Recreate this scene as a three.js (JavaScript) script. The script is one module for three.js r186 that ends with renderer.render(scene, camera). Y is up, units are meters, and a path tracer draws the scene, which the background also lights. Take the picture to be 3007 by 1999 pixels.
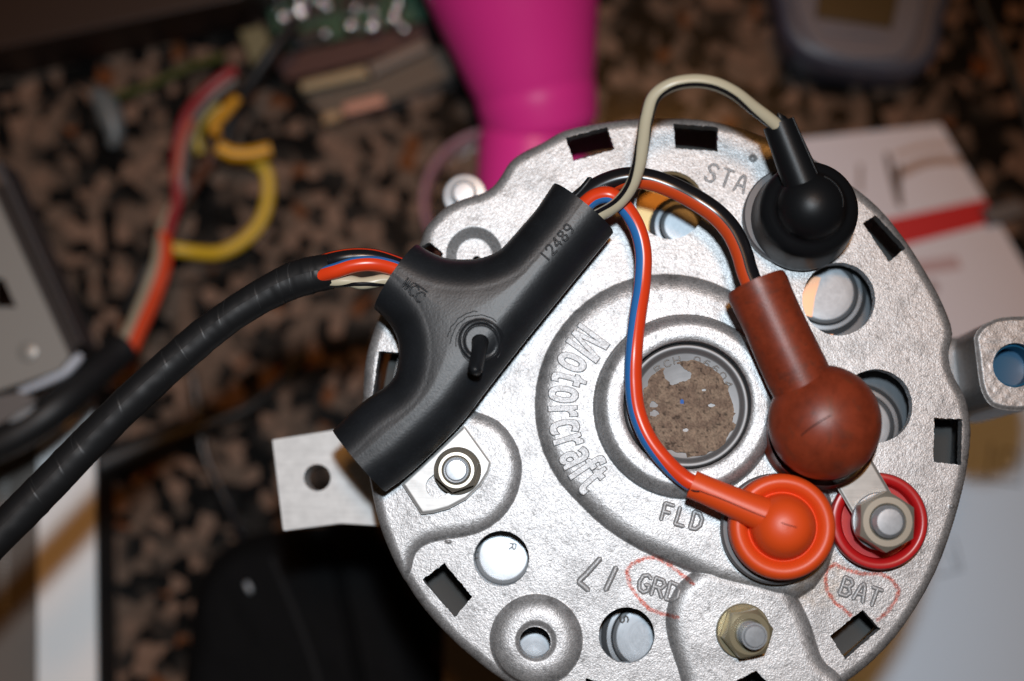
import * as THREE from 'three';
import { mergeGeometries, toCreasedNormals as creased } from 'three/addons/utils/BufferGeometryUtils.js';
import { RoundedBoxGeometry } from 'three/addons/geometries/RoundedBoxGeometry.js';
import { TextGeometry } from 'three/addons/geometries/TextGeometry.js';
import { FontLoader } from 'three/addons/loaders/FontLoader.js';

// ------------------------------------------------------------------ camera, flash, room light, exposure
const W = 3007, HH = 1999, FPX = 4750, CX = W / 2, CY = HH / 2;
const FACE = 0.14, CAMH = 0.54;                       // height of the casting's face and of the lens above the counter
const NADIR = [1685, 1550];                           // where the vertical through the lens meets the picture
const scene = new THREE.Scene();
const camera = new THREE.PerspectiveCamera(2 * Math.atan(HH / 2 / FPX) * 180 / Math.PI, W / HH, 0.02, 20);
const Yc = new THREE.Vector3(-(NADIR[0] - CX) / FPX, (NADIR[1] - CY) / FPX, 1).normalize();   // world up in the lens's axes
const Xc = new THREE.Vector3(1, 0, 0).addScaledVector(Yc, -Yc.x).normalize();
const Zc = new THREE.Vector3().crossVectors(Xc, Yc);
const turn = new THREE.Matrix4().makeBasis(Xc, Yc, Zc).transpose();   // lens axes -> world
camera.position.set(0, CAMH, 0);
camera.quaternion.setFromRotationMatrix(turn);
camera.focus = 0.393; camera.userData.fStop = 4.1;
scene.add(camera);
const renderer = new THREE.WebGLRenderer({ antialias: true });
renderer.setSize(1024, 681);
renderer.toneMapping = THREE.LinearToneMapping;
renderer.toneMappingExposure = 0.94;
renderer.shadowMap.enabled = true;
scene.background = new THREE.Color().setRGB(0.02, 0.013, 0.008);      // dim warm room
const flash = new THREE.SpotLight(new THREE.Color().setRGB(0.83, 0.95, 1.04), 0.63, 0, 0.54, 1, 2);
flash.position.set(0.016, CAMH + 0.09, -0.08); flash.castShadow = true; flash.shadow.radius = 0.7;
flash.shadow.camera.near = 0.05; flash.shadow.camera.far = 2; flash.shadow.mapSize.set(2048, 2048);
scene.add(flash, flash.target);
const roomLamp = new THREE.SpotLight(new THREE.Color().setRGB(1, 0.42, 0.1), 1.9, 0, 0.5, 0.6, 2);
roomLamp.position.set(0.12, 1.85, -0.4); roomLamp.target.position.set(0, 0.1, 0); roomLamp.castShadow = true; roomLamp.shadow.radius = 7;
scene.add(roomLamp, roomLamp.target);

// ------------------------------------------------------------------ helpers
const toCreasedNormals = (g, a) => { g = g.clone().scale(3000, 3000, 3000); g = creased(g, a); return g.scale(1 / 3000, 1 / 3000, 1 / 3000); };   // it compares corners to the centimetre
const V = (x, y, z) => new THREE.Vector3(x, y, z), mm = 0.001, { sin, cos, PI, sqrt, abs, min, max, floor, hypot, atan2 } = Math;
const clamp = (x, a = 0, b = 1) => min(b, max(a, x)), mix = (a, b, t) => a + (b - a) * t, ss = (a, b, x) => { const t = clamp((x - a) / (b - a)); return t * t * (3 - 2 * t); };
function F(px, py, h = 0) {                            // the point h mm above the casting's face that the photograph shows at (px, py)
  const d = V((px - CX) / FPX, -(py - CY) / FPX, -1).applyMatrix4(turn), t = (FACE + h * mm - CAMH) / d.y;
  return V(0, CAMH, 0).addScaledVector(d, t);
}
const G = (px, py, h = 0) => F(px, py, h - FACE / mm);  // the same, h mm above the counter
function toPx(p) { const q = V(p.x, p.y - CAMH, p.z).applyMatrix4(turn.clone().transpose()); return [CX + FPX * q.x / -q.z, CY - FPX * q.y / -q.z]; }
function U(px, py, h) { const p = F(px, py, h); p.y = FACE; return toPx(p); }   // the face point below it, in picture units
const MMPX = (CAMH - FACE) / FPX / mm;                // about 0.084 mm of the face per picture unit
flash.target.position.copy(F(980, 1640));

let seed = 7; const rnd = () => { seed = (seed * 1664525 + 1013904223) >>> 0; return seed / 4294967296; };
const hash = (x, y, s = 0) => { let n = Math.imul(x | 0, 374761393) + Math.imul(y | 0, 668265263) + Math.imul(s | 0, 2147483647 - 1234567); n = Math.imul(n ^ (n >>> 13), 1274126177); n ^= n >>> 16; return (n >>> 0) / 4294967296; };
function vnoise(x, y, s = 0, per = 0) {
  const xi = floor(x), yi = floor(y), fx = x - xi, fy = y - yi, u = fx * fx * (3 - 2 * fx), v = fy * fy * (3 - 2 * fy);
  const w = per ? (a) => ((a % per) + per) % per : (a) => a;
  return mix(mix(hash(w(xi), w(yi), s), hash(w(xi + 1), w(yi), s), u), mix(hash(w(xi), w(yi + 1), s), hash(w(xi + 1), w(yi + 1), s), u), v);
}
const fbm = (x, y, s, per = 0, o = 4) => { let a = 0, k = 0.5, f = 1; for (let i = 0; i < o; i++) { a += k * vnoise(x * f, y * f, s + i * 17, per * f); k /= 2; f *= 2; } return a / (1 - 1 / 2 ** o); };
function texture(n, fn, srgb = false, repeat = 1) {    // fn(u, v) -> [r, g, b] in 0..1
  const a = new Uint8Array(n * n * 4);
  for (let j = 0; j < n; j++) for (let i = 0; i < n; i++) { const c = fn(i / n, j / n), k = (j * n + i) * 4; for (let q = 0; q < 3; q++) a[k + q] = 255 * clamp(c[q]); a[k + 3] = 255; }
  const t = new THREE.DataTexture(a, n, n); t.wrapS = t.wrapT = THREE.RepeatWrapping; t.magFilter = THREE.LinearFilter; t.minFilter = THREE.LinearMipmapLinearFilter; t.generateMipmaps = true;
  if (srgb) t.colorSpace = THREE.SRGBColorSpace;
  t.repeat.set(repeat, repeat); t.needsUpdate = true; return t;
}
const g3 = (x) => [x, x, x];
const lin = (r, g, b) => new THREE.Color().setRGB(r, g, b);
function mat(name, c, rough, metal = 0, more = {}) { const m = new THREE.MeshPhysicalMaterial({ color: lin(...c), roughness: rough, metalness: metal, side: THREE.DoubleSide, ...more }); m.name = name; return m; }

const taken = {};
const numbered = (n) => { const k = taken[n] = (taken[n] ?? -1) + 1; return k ? `${n}_${String(k).padStart(3, '0')}` : n; };
function thing(name, label, category, at, group) {
  const o = new THREE.Group(); o.name = numbered(name); o.position.copy(at); o.userData = { label, category }; if (group) o.userData.group = group;
  scene.add(o); return o;
}
function part(parent, name, geo, material, label) {    // geometry is given in world coordinates
  const w = V(0, 0, 0); for (let q = parent; q && q !== scene; q = q.parent) w.add(q.position);
  geo = geo.clone(); geo.translate(-w.x, -w.y, -w.z);
  const m = new THREE.Mesh(geo, material); m.name = name; m.castShadow = m.receiveShadow = true; if (label) m.userData.label = label;
  parent.add(m); return m;
}
function single(name, label, category, geo, material, at) { // a thing that is one mesh
  geo = geo.clone(); geo.translate(-at.x, -at.y, -at.z);
  const m = new THREE.Mesh(geo, material); m.name = numbered(name); m.position.copy(at); m.userData = { label, category }; m.castShadow = m.receiveShadow = true; scene.add(m); return m;
}
function merge(list) { return mergeGeometries(list.map((g) => { const q = g.index ? g.toNonIndexed() : g; for (const k of Object.keys(q.attributes)) if (!['position', 'normal', 'uv'].includes(k)) q.deleteAttribute(k); if (!q.attributes.uv) q.setAttribute('uv', new THREE.Float32BufferAttribute(new Float32Array(q.attributes.position.count * 2), 2)); return q; })); }

// a tube along picture points [px, py, h, radius mm]; a0..a1 cuts an angular strip out of it (a stripe), turned by twist(t)
function tube(pts, o = {}) {
  const P = pts.map((p) => p.isVector3 ? p : (o.onCounter ? G : F)(p[0], p[1], p[2])), curve = new THREE.CatmullRomCurve3(P, false, 'centripetal');
  const n = o.n ?? P.length * 10, k = o.k ?? 20, a0 = o.a0 ?? 0, a1 = o.a1 ?? 2 * PI, pos = [], nor = [], uv = [], ix = [];
  const R = (t) => { const x = t * (P.length - 1), i = min(P.length - 2, floor(x)); const r0 = pts[i][3] ?? o.r, r1 = pts[i + 1][3] ?? o.r; return mix(r0, r1, x - i); };
  const len = curve.getLength();
  for (let i = 0; i <= n; i++) {
    const t = i / n, p = curve.getPoint(t), T = curve.getTangent(t), up = o.up ?? V(0, 1, 0), N = up.clone().addScaledVector(T, -up.dot(T)).normalize(), B = V(0, 0, 0).crossVectors(T, N);
    for (let j = 0; j <= k; j++) {
      const th = mix(a0, a1, j / k) + (o.twist ? o.twist(t) : 0), d = N.clone().multiplyScalar(cos(th)).addScaledVector(B, sin(th));
      const r = (R(t) + (o.lift ?? 0)) * mm * (o.shape ? o.shape(t, th) : 1);
      pos.push(p.x + d.x * r, p.y + d.y * r, p.z + d.z * r); nor.push(d.x, d.y, d.z); uv.push(t * len / 0.03, j / k * R(0.5) * mm * 6.283 / 0.03);
      if (i < n && j < k) { const a = i * (k + 1) + j, b = a + k + 1; ix.push(a, a + 1, b, b, a + 1, b + 1); }
    }
  }
  if (o.caps && a1 - a0 > 6) for (const e of [0, 1]) {
    const t = e, p = curve.getPoint(t), T = curve.getTangent(t).multiplyScalar(e ? 1 : -1), c = pos.length / 3, r = R(t);
    const tip = p.clone().addScaledVector(T, r * mm * (o.round ?? 0));
    pos.push(tip.x, tip.y, tip.z); nor.push(T.x, T.y, T.z); uv.push(0, 0);
    for (let j = 0; j <= k; j++) { const q = (e ? n : 0) * (k + 1) + j; pos.push(pos[q * 3], pos[q * 3 + 1], pos[q * 3 + 2]); if (o.round) nor.push(nor[q * 3], nor[q * 3 + 1], nor[q * 3 + 2]); else nor.push(T.x, T.y, T.z); uv.push(0, 0); }
    for (let j = 0; j < k; j++) e ? ix.push(c, c + 1 + j, c + 2 + j) : ix.push(c, c + 2 + j, c + 1 + j);
  }
  const g = new THREE.BufferGeometry();
  g.setAttribute('position', new THREE.Float32BufferAttribute(pos, 3)); g.setAttribute('normal', new THREE.Float32BufferAttribute(nor, 3)); g.setAttribute('uv', new THREE.Float32BufferAttribute(uv, 2)); g.setIndex(ix);
  if (o.shape && !o.keep) g.computeVertexNormals();
  return g;
}
// turned body: profile [[r mm, y mm], ...] about a vertical axis through at (y of at is the profile's zero)
function lathe(profile, at, seg = 64, smooth = 0.6, fine = 0) {
  if (fine) { const c = new THREE.CatmullRomCurve3(profile.map(([r, y]) => V(r, y, 0)), false, 'centripetal'); profile = c.getPoints(profile.length * fine).map((p) => [p.x, p.y]); }
  let g = new THREE.LatheGeometry(profile.map(([r, y]) => new THREE.Vector2(max(r, 1e-4) * mm, y * mm)), seg);
  g = toCreasedNormals(g, smooth); g.translate(at.x, at.y, at.z); return g;
}
function arcPts(cx, cy, r, a0, a1, n) { const o = []; for (let i = 0; i <= n; i++) { const a = mix(a0, a1, i / n) * PI / 180; o.push([cx + r * cos(a), cy + r * sin(a)]); } return o; }
// six-sided nut with chamfered top and bottom, bore and washer face
function nut(at, af, h, bore, rot = 0, flange = 0) {
  const seg = 96, a = af / 2, list = [], rc = a * 0.95;
  const ring = (rf, y) => { const o = []; for (let i = 0; i <= seg; i++) { const p = i / seg * 2 * PI, hx = a / cos(((p + PI / 6) % (PI / 3)) - PI / 6), r = rf(hx); o.push(V(cos(p + rot) * r * mm, (typeof y === 'function' ? y(hx) : y) * mm, sin(p + rot) * r * mm)); } return o; };
  const rings = [ring(() => bore, h * 0.3), ring(() => bore, h - 0.5), ring(() => bore + 0.5, h), ring(() => rc - 0.15, h), ring(() => rc, h - 0.08), ring((x) => x, (x) => h - 0.1 - (x - rc) * 0.6), ring((x) => x, (x) => 0.2 + (x - rc) * 0.5)];
  if (flange) rings.push(ring(() => flange * 0.97, 0.9), ring(() => flange, 0.6), ring(() => flange, 0)); else rings.push(ring(() => rc, 0));
  const pos = []; for (let r = 0; r + 1 < rings.length; r++) for (let i = 0; i < seg; i++) { const A = rings[r][i], B = rings[r][i + 1], C = rings[r + 1][i], D = rings[r + 1][i + 1]; for (const p of [A, B, C, C, B, D]) pos.push(p.x, p.y, p.z); }
  let g = new THREE.BufferGeometry(); g.setAttribute('position', new THREE.Float32BufferAttribute(pos, 3));
  g = toCreasedNormals(g, 0.35); g.setAttribute('uv', new THREE.Float32BufferAttribute(new Float32Array(pos.length / 3 * 2), 2)); g.translate(at.x, at.y, at.z); return g;
}
function stud(at, r, y0, y1, pitch = 0.9) {             // threaded rod end with a chamfered, slightly domed tip
  const p = [[r * 0.88, y0]]; for (let y = y0; y < y1 - 0.8; y += pitch) p.push([r * 0.88, y + 0.1], [r, y + pitch * 0.4], [r, y + pitch * 0.55]);
  p.push([r * 0.9, y1 - 0.6], [r * 0.78, y1], [r * 0.7, y1 + 0.02], [0, y1 + 0.12]); return lathe(p, at, 40, 0.5);
}
// signed distances in picture units (negative inside)
function sdPoly(P, x, y) {
  let d = 1e18, s = 1;
  for (let i = 0, j = P.length - 1; i < P.length; j = i++) {
    const ax = P[i][0], ay = P[i][1], ex = P[j][0] - ax, ey = P[j][1] - ay, wx = x - ax, wy = y - ay, t = clamp((wx * ex + wy * ey) / (ex * ex + ey * ey)), bx = wx - ex * t, by = wy - ey * t;
    d = min(d, bx * bx + by * by);
    const c1 = y >= ay, c2 = y < P[j][1], c3 = ex * wy > ey * wx; if ((c1 && c2 && c3) || (!c1 && !c2 && !c3)) s = -s;
  }
  return s * sqrt(d);
}
function smooth(P, n = 4, closed = true) { const c = new THREE.CatmullRomCurve3(P.map((p) => V(p[0], p[1], 0)), closed, 'centripetal'); return c.getPoints(P.length * n).slice(0, closed ? -1 : undefined).map((p) => [p.x, p.y]); }
function boxed(P) { let b = [1e9, 1e9, -1e9, -1e9]; for (const p of P) b = [min(b[0], p[0]), min(b[1], p[1]), max(b[2], p[0]), max(b[3], p[1])]; return b; }
const near = (P, reach = 80) => { const b = boxed(P); return (x, y) => x < b[0] - reach || y < b[1] - reach || x > b[2] + reach || y > b[3] + reach ? reach : sdPoly(P, x, y); };
// a relief sheet over picture units: where inside(u, v) < 0, at height(u, v) mm over the face; returns the sheet and its clipped edge
function relief(b, step, inside, height, opt = {}) {
  const nx = Math.ceil((b[2] - b[0]) / step), ny = Math.ceil((b[3] - b[1]) / step), w = nx + 1, S = new Float32Array(w * (ny + 1)), Hh = new Float32Array(w * (ny + 1));
  for (let j = 0; j <= ny; j++) for (let i = 0; i <= nx; i++) { const u = b[0] + i * step, v = b[1] + j * step, q = j * w + i; S[q] = inside(u, v); Hh[q] = S[q] < step * 3 ? height(u, v) : 0; }
  const pos = [], nor = [], uv = [], col = [], ix = [], ids = new Map(), edge = [];
  const add = (key, u, v, h, gu, gv) => {
    if (ids.has(key)) return ids.get(key);
    const p = F(u, v, 0), id = pos.length / 3, k = opt.flip ? -1 : 1; pos.push(p.x, p.y + h * mm, p.z);
    const n = V(-gu / MMPX, 1, -gv / MMPX).normalize().multiplyScalar(k); nor.push(n.x, n.y, n.z); uv.push(p.x / 0.05, p.z / 0.05);
    if (opt.tint) col.push(...opt.tint(u, v, h)); ids.set(key, id); return id;
  };
  const grad = (i, j) => { const l = max(0, i - 1), r = min(nx, i + 1), t = max(0, j - 1), d = min(ny, j + 1); return [(Hh[j * w + r] - Hh[j * w + l]) / ((r - l) * step), (Hh[d * w + i] - Hh[t * w + i]) / ((d - t) * step)]; };
  const corner = (i, j) => { const [gu, gv] = grad(i, j); return add(j * w + i, b[0] + i * step, b[1] + j * step, Hh[j * w + i], gu, gv); };
  const cross = (i, j, k, l) => {
    let A = j * w + i, B = l * w + k; if (A > B) { [i, j, k, l] = [k, l, i, j];[A, B] = [B, A]; }
    const t = clamp(S[A] / (S[A] - S[B]), 0.001, 0.999), [g1, g2] = grad(i, j), [g4, g5] = grad(k, l);
    return add('e' + A + '_' + B, b[0] + mix(i, k, t) * step, b[1] + mix(j, l, t) * step, mix(Hh[A], Hh[B], t), mix(g1, g4, t), mix(g2, g5, t));
  };
  for (let j = 0; j < ny; j++) for (let i = 0; i < nx; i++) for (const T of [[[i, j], [i, j + 1], [i + 1, j + 1]], [[i, j], [i + 1, j + 1], [i + 1, j]]]) {
    const s = T.map(([a, c]) => S[c * w + a] < 0), k = s.filter(Boolean).length; if (!k) continue;
    const tri = (a, c, d) => opt.flip ? ix.push(a, d, c) : ix.push(a, c, d);
    if (k === 3) { tri(...T.map((c) => corner(...c))); continue; }
    const q = k === 1 ? s.indexOf(true) : s.indexOf(false), [A, B, C] = [T[q], T[(q + 1) % 3], T[(q + 2) % 3]], e1 = cross(...A, ...B), e2 = cross(...A, ...C);
    if (k === 1) { tri(corner(...A), e1, e2); edge.push([e1, e2]); } else { const b1 = corner(...B), c1 = corner(...C); tri(e1, b1, c1); tri(e1, c1, e2); edge.push([e2, e1]); }
  }
  const g = new THREE.BufferGeometry(); g.setAttribute('position', new THREE.Float32BufferAttribute(pos, 3)); g.setAttribute('normal', new THREE.Float32BufferAttribute(nor, 3)); g.setAttribute('uv', new THREE.Float32BufferAttribute(uv, 2));
  if (opt.tint) g.setAttribute('color', new THREE.Float32BufferAttribute(col, 3));
  g.setIndex(ix); return { g, edge, pos };
}
function wallsOf({ edge, pos }, depth) {               // vertical walls down from a relief's clipped edge; depth(x, z, y) mm
  const p = [], uv = [];
  for (const [a, b] of edge) {
    const A = V(...pos.slice(a * 3, a * 3 + 3)), B = V(...pos.slice(b * 3, b * 3 + 3)), da = depth(A), db = depth(B);
    const C = V(A.x, da, A.z), D = V(B.x, db, B.z);
    for (const q of [A, C, B, B, C, D]) { p.push(q.x, q.y, q.z); uv.push((q.x + q.z) / 0.05, q.y / 0.05); }
  }
  const g = new THREE.BufferGeometry(); g.setAttribute('position', new THREE.Float32BufferAttribute(p, 3)); g.setAttribute('uv', new THREE.Float32BufferAttribute(uv, 2));
  return toCreasedNormals(g, 0.7);
}
// letters as strokes in a unit box (x right, y down)
const GL = {
  0: 'M.5 0C1 .5.5 1 0 .5Z', S: 'M1 .15L.7 0L.25 .04L.05 .25L.3 .45L.75 .55L.95 .78L.7 1L.25 1L0 .82', T: 'M0 0L1 0M.5 0L.5 1', A: 'M0 1L.3 .15L.5 0L.7 .15L1 1M.15 .62L.85 .62', F: 'M0 1L0 0L.9 0M0 .48L.7 .48', L: 'M0 0L0 1L.85 1',
  D: 'M0 1L0 0L.6 .04L.95 .3L.95 .7L.6 .96L0 1', G: 'M.95 .15L.6 0L.2 .1L0 .5L.2 .9L.6 1L.95 .85L.95 .55L.6 .55', R: 'M0 1L0 0L.7 .03L.95 .25L.7 .5L0 .5M.45 .5L1 1', B: 'M0 1L0 0L.65 .03L.9 .22L.65 .46L0 .48M.65 .46L.98 .73L.7 .98L0 1', I: 'M.5 0L.5 1',
  W: 'M0 0L.25 1L.5 .1L.75 1L1 0', C: 'M1 .15L.65 0L.2 .12L0 .5L.2 .88L.65 1L1 .85', H: 'M0 0L0 1M1 0L1 1M0 .5L1 .5', U: 'M0 0L0 .75L.25 1L.75 1L1 .75L1 0', 1: 'M.5 0L.5 1', 2: 'M0 .25L.2 .04L.65 0L.95 .2L.85 .48L0 1L1 1', 4: 'M.75 1L.75 0L0 .68L1 .68', 6: 'M.9 .1L.4 .05L.05 .5L.1 .85L.5 1L.95 .85L.9 .55L.5 .45L.1 .6',
  8: 'M.5 .46L.1 .3L.2 .04L.8 .04L.9 .3L.5 .46L.05 .7L.2 1L.8 1L.95 .7L.5 .46', 9: 'M.95 .4L.6 .55L.1 .45L.05 .15L.45 0L.9 .1L.95 .4L.75 .85L.3 1', O: 'M.5 0L.1 .15L0 .5L.1 .85L.5 1L.9 .85L1 .5L.9 .15L.5 0',
};
GL[0] = GL.O;
function strokes(ch) { return GL[ch].split('M').filter(Boolean).map((s) => s.split('L').map((p) => p.trim().split(/\s+/).map(Number))); }
// a word of raised strokes lying on surface(u, v) -> mm; from (px, py) in direction ang (degrees, y down), letters of size w x h with pitch
function strokeWord(word, px, py, ang, w, h, pitch, r, surf, opt = {}) {
  const list = [], a = ang * PI / 180;
  [...word].forEach((ch, i) => {
    if (ch === ' ') return;
    for (const s of strokes(ch)) {
      const pts = s.map(([x, y]) => { const X = i * pitch + x * w + (opt.shear ?? 0) * (1 - y), Y = y * h; const u = px + X * cos(a) - Y * sin(a), v = py + X * sin(a) + Y * cos(a); return [u, v, surf(u, v) + (opt.sink ?? 0)]; });
      const dense = []; for (let q = 0; q + 1 < pts.length; q++) for (let t = 0; t < 3; t++) dense.push([0, 1].map((k) => mix(pts[q][k], pts[q + 1][k], t / 3))); dense.push(pts[pts.length - 1]);
      list.push(tube(dense.map(([u, v]) => { const p = F(u, v, 0); p.y += (surf(u, v) + (opt.sink ?? 0)) * mm; return p; }), { r, k: 8, n: dense.length * 3, caps: true, round: 0.8 }));
    }
  });
  return merge(list);
}

// ------------------------------------------------------------------ materials
const grainT = texture(1024, (u, v) => { const n = 0.5 * vnoise(u * 170, v * 170, 3, 170) + 0.5 * vnoise(u * 256, v * 256, 5, 256), big = fbm(u * 12, v * 12, 9, 12); return g3(0.62 + 0.5 * (n - 0.5) + 0.12 * (big - 0.5) + (hash(u * 512, v * 512, 8) > 0.985 ? 0.25 : 0)); });  // grain mottling; the metal's sparkle is put into the colour as bright specks
const grainB = texture(1024, (u, v) => g3(0.45 * vnoise(u * 150, v * 150, 11, 150) + 0.4 * vnoise(u * 256, v * 256, 13, 256) + 0.15 * hash(u * 512, v * 512, 4)));
const rubberB = texture(512, (u, v) => g3(0.6 * vnoise(u * 128, v * 128, 21, 128) + 0.4 * hash(u * 512, v * 512, 2)));
const brushT = texture(512, (u, v) => g3(0.75 + 0.2 * (fbm(u * 24, v * 24, 31, 24) - 0.5) + 0.1 * (vnoise(u * 6, v * 220, 33) - 0.5)));
const cast = mat('cast_aluminium', [0.75, 0.755, 0.765], 0.47, 0.58, { map: grainT, bumpMap: grainB, bumpScale: 0.00006, vertexColors: true });
const castPlain = mat('cast_aluminium_plain', [0.72, 0.73, 0.745], 0.5, 0.48, { map: grainT, bumpMap: grainB, bumpScale: 0.00007 });
const zinc = mat('zinc_plated_steel', [0.68, 0.73, 0.78], 0.36, 0.5, { map: brushT });
const goldZinc = mat('yellow_zinc_steel', [0.62, 0.545, 0.36], 0.34, 0.65, { map: brushT });
const darkSteel = mat('dark_steel', [0.1, 0.095, 0.09], 0.4, 0.7);
const platedSheet = mat('plated_sheet', [0.66, 0.66, 0.65], 0.45, 0.55, { map: brushT });
const heatSink = mat('galvanised_sheet', [0.42, 0.46, 0.5], 0.42, 0.75, { map: brushT });
const dustT = (lo, p, hi) => texture(512, (u, v) => { const d = fbm(u * 10, v * 10, 23, 10, 3), k = hash(u * 512, v * 512, 77) > p + 0.02 * (0.5 - d) ? hi : 1; return g3(Math.pow(lo * (0.7 + 0.6 * d) * k, 1)); });
const blackRubber = mat('black_rubber', [0.032, 0.037, 0.044], 0.4, 0, { map: dustT(0.36, 0.975, 2.4), bumpMap: rubberB, bumpScale: 0.00002, specularIntensity: 0.8 });
const bootRubber = mat('black_boot_rubber', [0.007, 0.008, 0.0095], 0.4, 0, { specularIntensity: 0.65,  bumpMap: rubberB, bumpScale: 0.000015 });
const brownRubber = mat('brown_rubber', [0.27, 0.043, 0.016], 0.4, 0, { map: texture(512, (u, v) => { const d = fbm(u * 9, v * 9, 25, 9, 4), f = fbm(u * 60, v * 24, 27, 60, 2), k = hash(u * 256, v * 256, 78) > 0.992 ? 0.35 : 1, q = ss(0.62, 0.75, fbm(u * 18, v * 18, 29, 18, 3)) * 0.3, b = (0.55 + 0.6 * d + 0.25 * (f - 0.5)) * k; return [b * (1 - q * 0.6), b, b * (1 + q)]; }), bumpMap: rubberB, bumpScale: 0.00002 });
const orangeRubber = mat('orange_rubber', [0.83, 0.085, 0.012], 0.42, 0, { bumpMap: rubberB, bumpScale: 0.000012 });
const redPlastic = mat('red_plastic', [0.55, 0.012, 0.014], 0.32);
const greyPlastic = mat('grey_insulator', [0.13, 0.125, 0.13], 0.45);
const orangeWire = mat('orange_insulation', [0.85, 0.06, 0.012], 0.28);
const blueWire = mat('blue_stripe', [0.035, 0.19, 0.52], 0.28);
const whiteWire = mat('cream_insulation', [0.62, 0.56, 0.4], 0.32);
const blackWire = mat('black_insulation', [0.01, 0.01, 0.012], 0.25);
const tape = mat('vinyl_tape', [0.0085, 0.009, 0.01], 0.5, 0, { bumpMap: rubberB, bumpScale: 0.000008 });
const darkInside = mat('dark_winding', [0.05, 0.05, 0.048], 0.6);
const yellowWire = mat('yellow_insulation', [0.72, 0.45, 0.02], 0.4);

// ------------------------------------------------------------------ the counter
const graniteT = (() => {
  const n = 1024, cells = 60;
  return texture(n, (u, v) => {
    const wu = u + 0.012 * (vnoise(u * 40, v * 40, 41, 40) - 0.5), wv = v + 0.012 * (vnoise(u * 40, v * 40, 43, 40) - 0.5);
    let d1 = 9, d2 = 9, c = 0; const x = wu * cells, y = wv * cells, xi = floor(x), yi = floor(y), m = (a) => ((a % cells) + cells) % cells;
    for (let j = -1; j <= 1; j++) for (let i = -1; i <= 1; i++) { const h1 = hash(m(xi + i), m(yi + j), 51), h2 = hash(m(xi + i), m(yi + j), 52), d = hypot(xi + i + h1 - x, yi + j + h2 - y); if (d < d1) { d2 = d1; d1 = d; c = hash(m(xi + i), m(yi + j), 53); } else d2 = min(d2, d); }
    const blot = fbm(wu * 26, wv * 26, 57, 26, 3), k = 0.72 + 0.5 * fbm(u * 90, v * 90, 61, 90, 3), t = c + (blot - 0.5) * 1.15;
    const br = c > 0.8 ? [0.22, 0.135, 0.095] : [0.155, 0.102, 0.074], lit = ss(0.34, 0.68, t), gr = ss(0.2, 0.36, t) * 0.012; let col = br.map((q, i) => mix(0.003 + gr * (1 - 0.1 * i), q, lit));
    if (t > 0.46 && c > 0.47 && c < 0.52) col = [0.16, 0.05, 0.015];
    const e = ss(0, 0.12, d2 - d1); col = col.map((q) => Math.pow(q * k * mix(0.55, 1, e), 1 / 2.2)); return col;
  }, true, 1);
})();
const granite = mat('polished_granite', [1, 1, 1], 0.16, 0, { map: graniteT, specularIntensity: 0.4 });
{
  const g = new THREE.BoxGeometry(1.8, 0.03, 1.2), p = g.attributes.position, uv = g.attributes.uv;
  for (let i = 0; i < p.count; i++) uv.setXY(i, p.getX(i) / 0.3, p.getZ(i) / 0.3);
  g.translate(0, -0.015, 0.1);
  const m = new THREE.Mesh(g, granite); m.name = 'countertop'; m.receiveShadow = m.castShadow = true; m.userData = { kind: 'structure', label: 'polished brown and black speckled granite countertop', category: 'countertop' }; scene.add(m);
}

// ------------------------------------------------------------------ alternator
const CEN = [1960, 1235], HUB = U(2018, 1189, 9);
const outline = smooth([[1940, 341], [2020, 342], [2095, 350], [2178, 370], [2260, 400], [2388, 458], [2504, 538], [2580, 600], [2660, 695], [2727, 800], [2775, 890], [2803, 975], [2792, 1030], [2800, 1087], [2840, 1165], [2856, 1246], [2854, 1312], [2842, 1394], [2808, 1529], [2750, 1686], [2661, 1836], [2576, 1934], [2480, 2010], [2350, 2075], [2180, 2115], [2000, 2128], [1850, 2122], [1700, 2092], [1580, 2050], [1476, 1999], [1385, 1931], [1300, 1853], [1213, 1747], [1146, 1621], [1111, 1526], [1092, 1440], [1072, 1310], [1063, 1187], [1069, 1064], [1085, 997], [1106, 936], [1160, 820], [1229, 713], [1246, 667], [1274, 632], [1310, 601], [1366, 576], [1418, 560], [1447, 541], [1470, 512], [1496, 471], [1530, 444], [1592, 413], [1659, 376], [1781, 352], [1873, 342]], 3);
const holes = [[1472, 1640, 82], [1840, 1865, 82], [2463, 878, 107], [2571, 1192, 108], [1968, 602, 100]];
const bossHole = [...U(1571, 1886, 3), 46];
const slots = [
  [[1659, 404], [1784, 371], [1806, 439], [1683, 475]], [[1976, 361], [2110, 372], [2107, 446], [1983, 437]], [[2532, 655], [2570, 629], [2662, 728], [2609, 770]], [[2742, 1226], [2826, 1229], [2823, 1367], [2739, 1356]],
  [[2436, 1866], [2532, 1788], [2586, 1846], [2481, 1937]], [[1238, 1701], [1306, 1652], [1388, 1751], [1336, 1814]], [[1112, 1030], [1185, 1035], [1165, 1175], [1092, 1165]], [[2142, 2003], [2217, 1964], [2280, 2030], [2200, 2066]], [[1236, 722], [1262, 709], [1305, 745], [1275, 790]], [[1720, 1990], [1800, 2010], [1790, 2075], [1712, 2060]],
].map((P) => near(P, 60));
const plateau = near(smooth([...arcPts(1957, 1191, 363, 130, 335, 14), [2350, 1200], [2390, 1400], [2430, 1520], [2410, 1660], [2330, 1738], [2220, 1718], [2110, 1691], [2000, 1642], [1890, 1594], [1790, 1531]], 2), 120);
const padLeft = near(smooth([[1300, 1195], [1402, 1232], [1451, 1253], [1490, 1298], [1511, 1358], [1508, 1410], [1490, 1463], [1455, 1509], [1399, 1544], [1318, 1561], [1259, 1572], [1217, 1596], [1196, 1631], [1180, 1690], [1120, 1740], [930, 1600], [930, 1200], [1100, 1190]], 2), 90);
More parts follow.
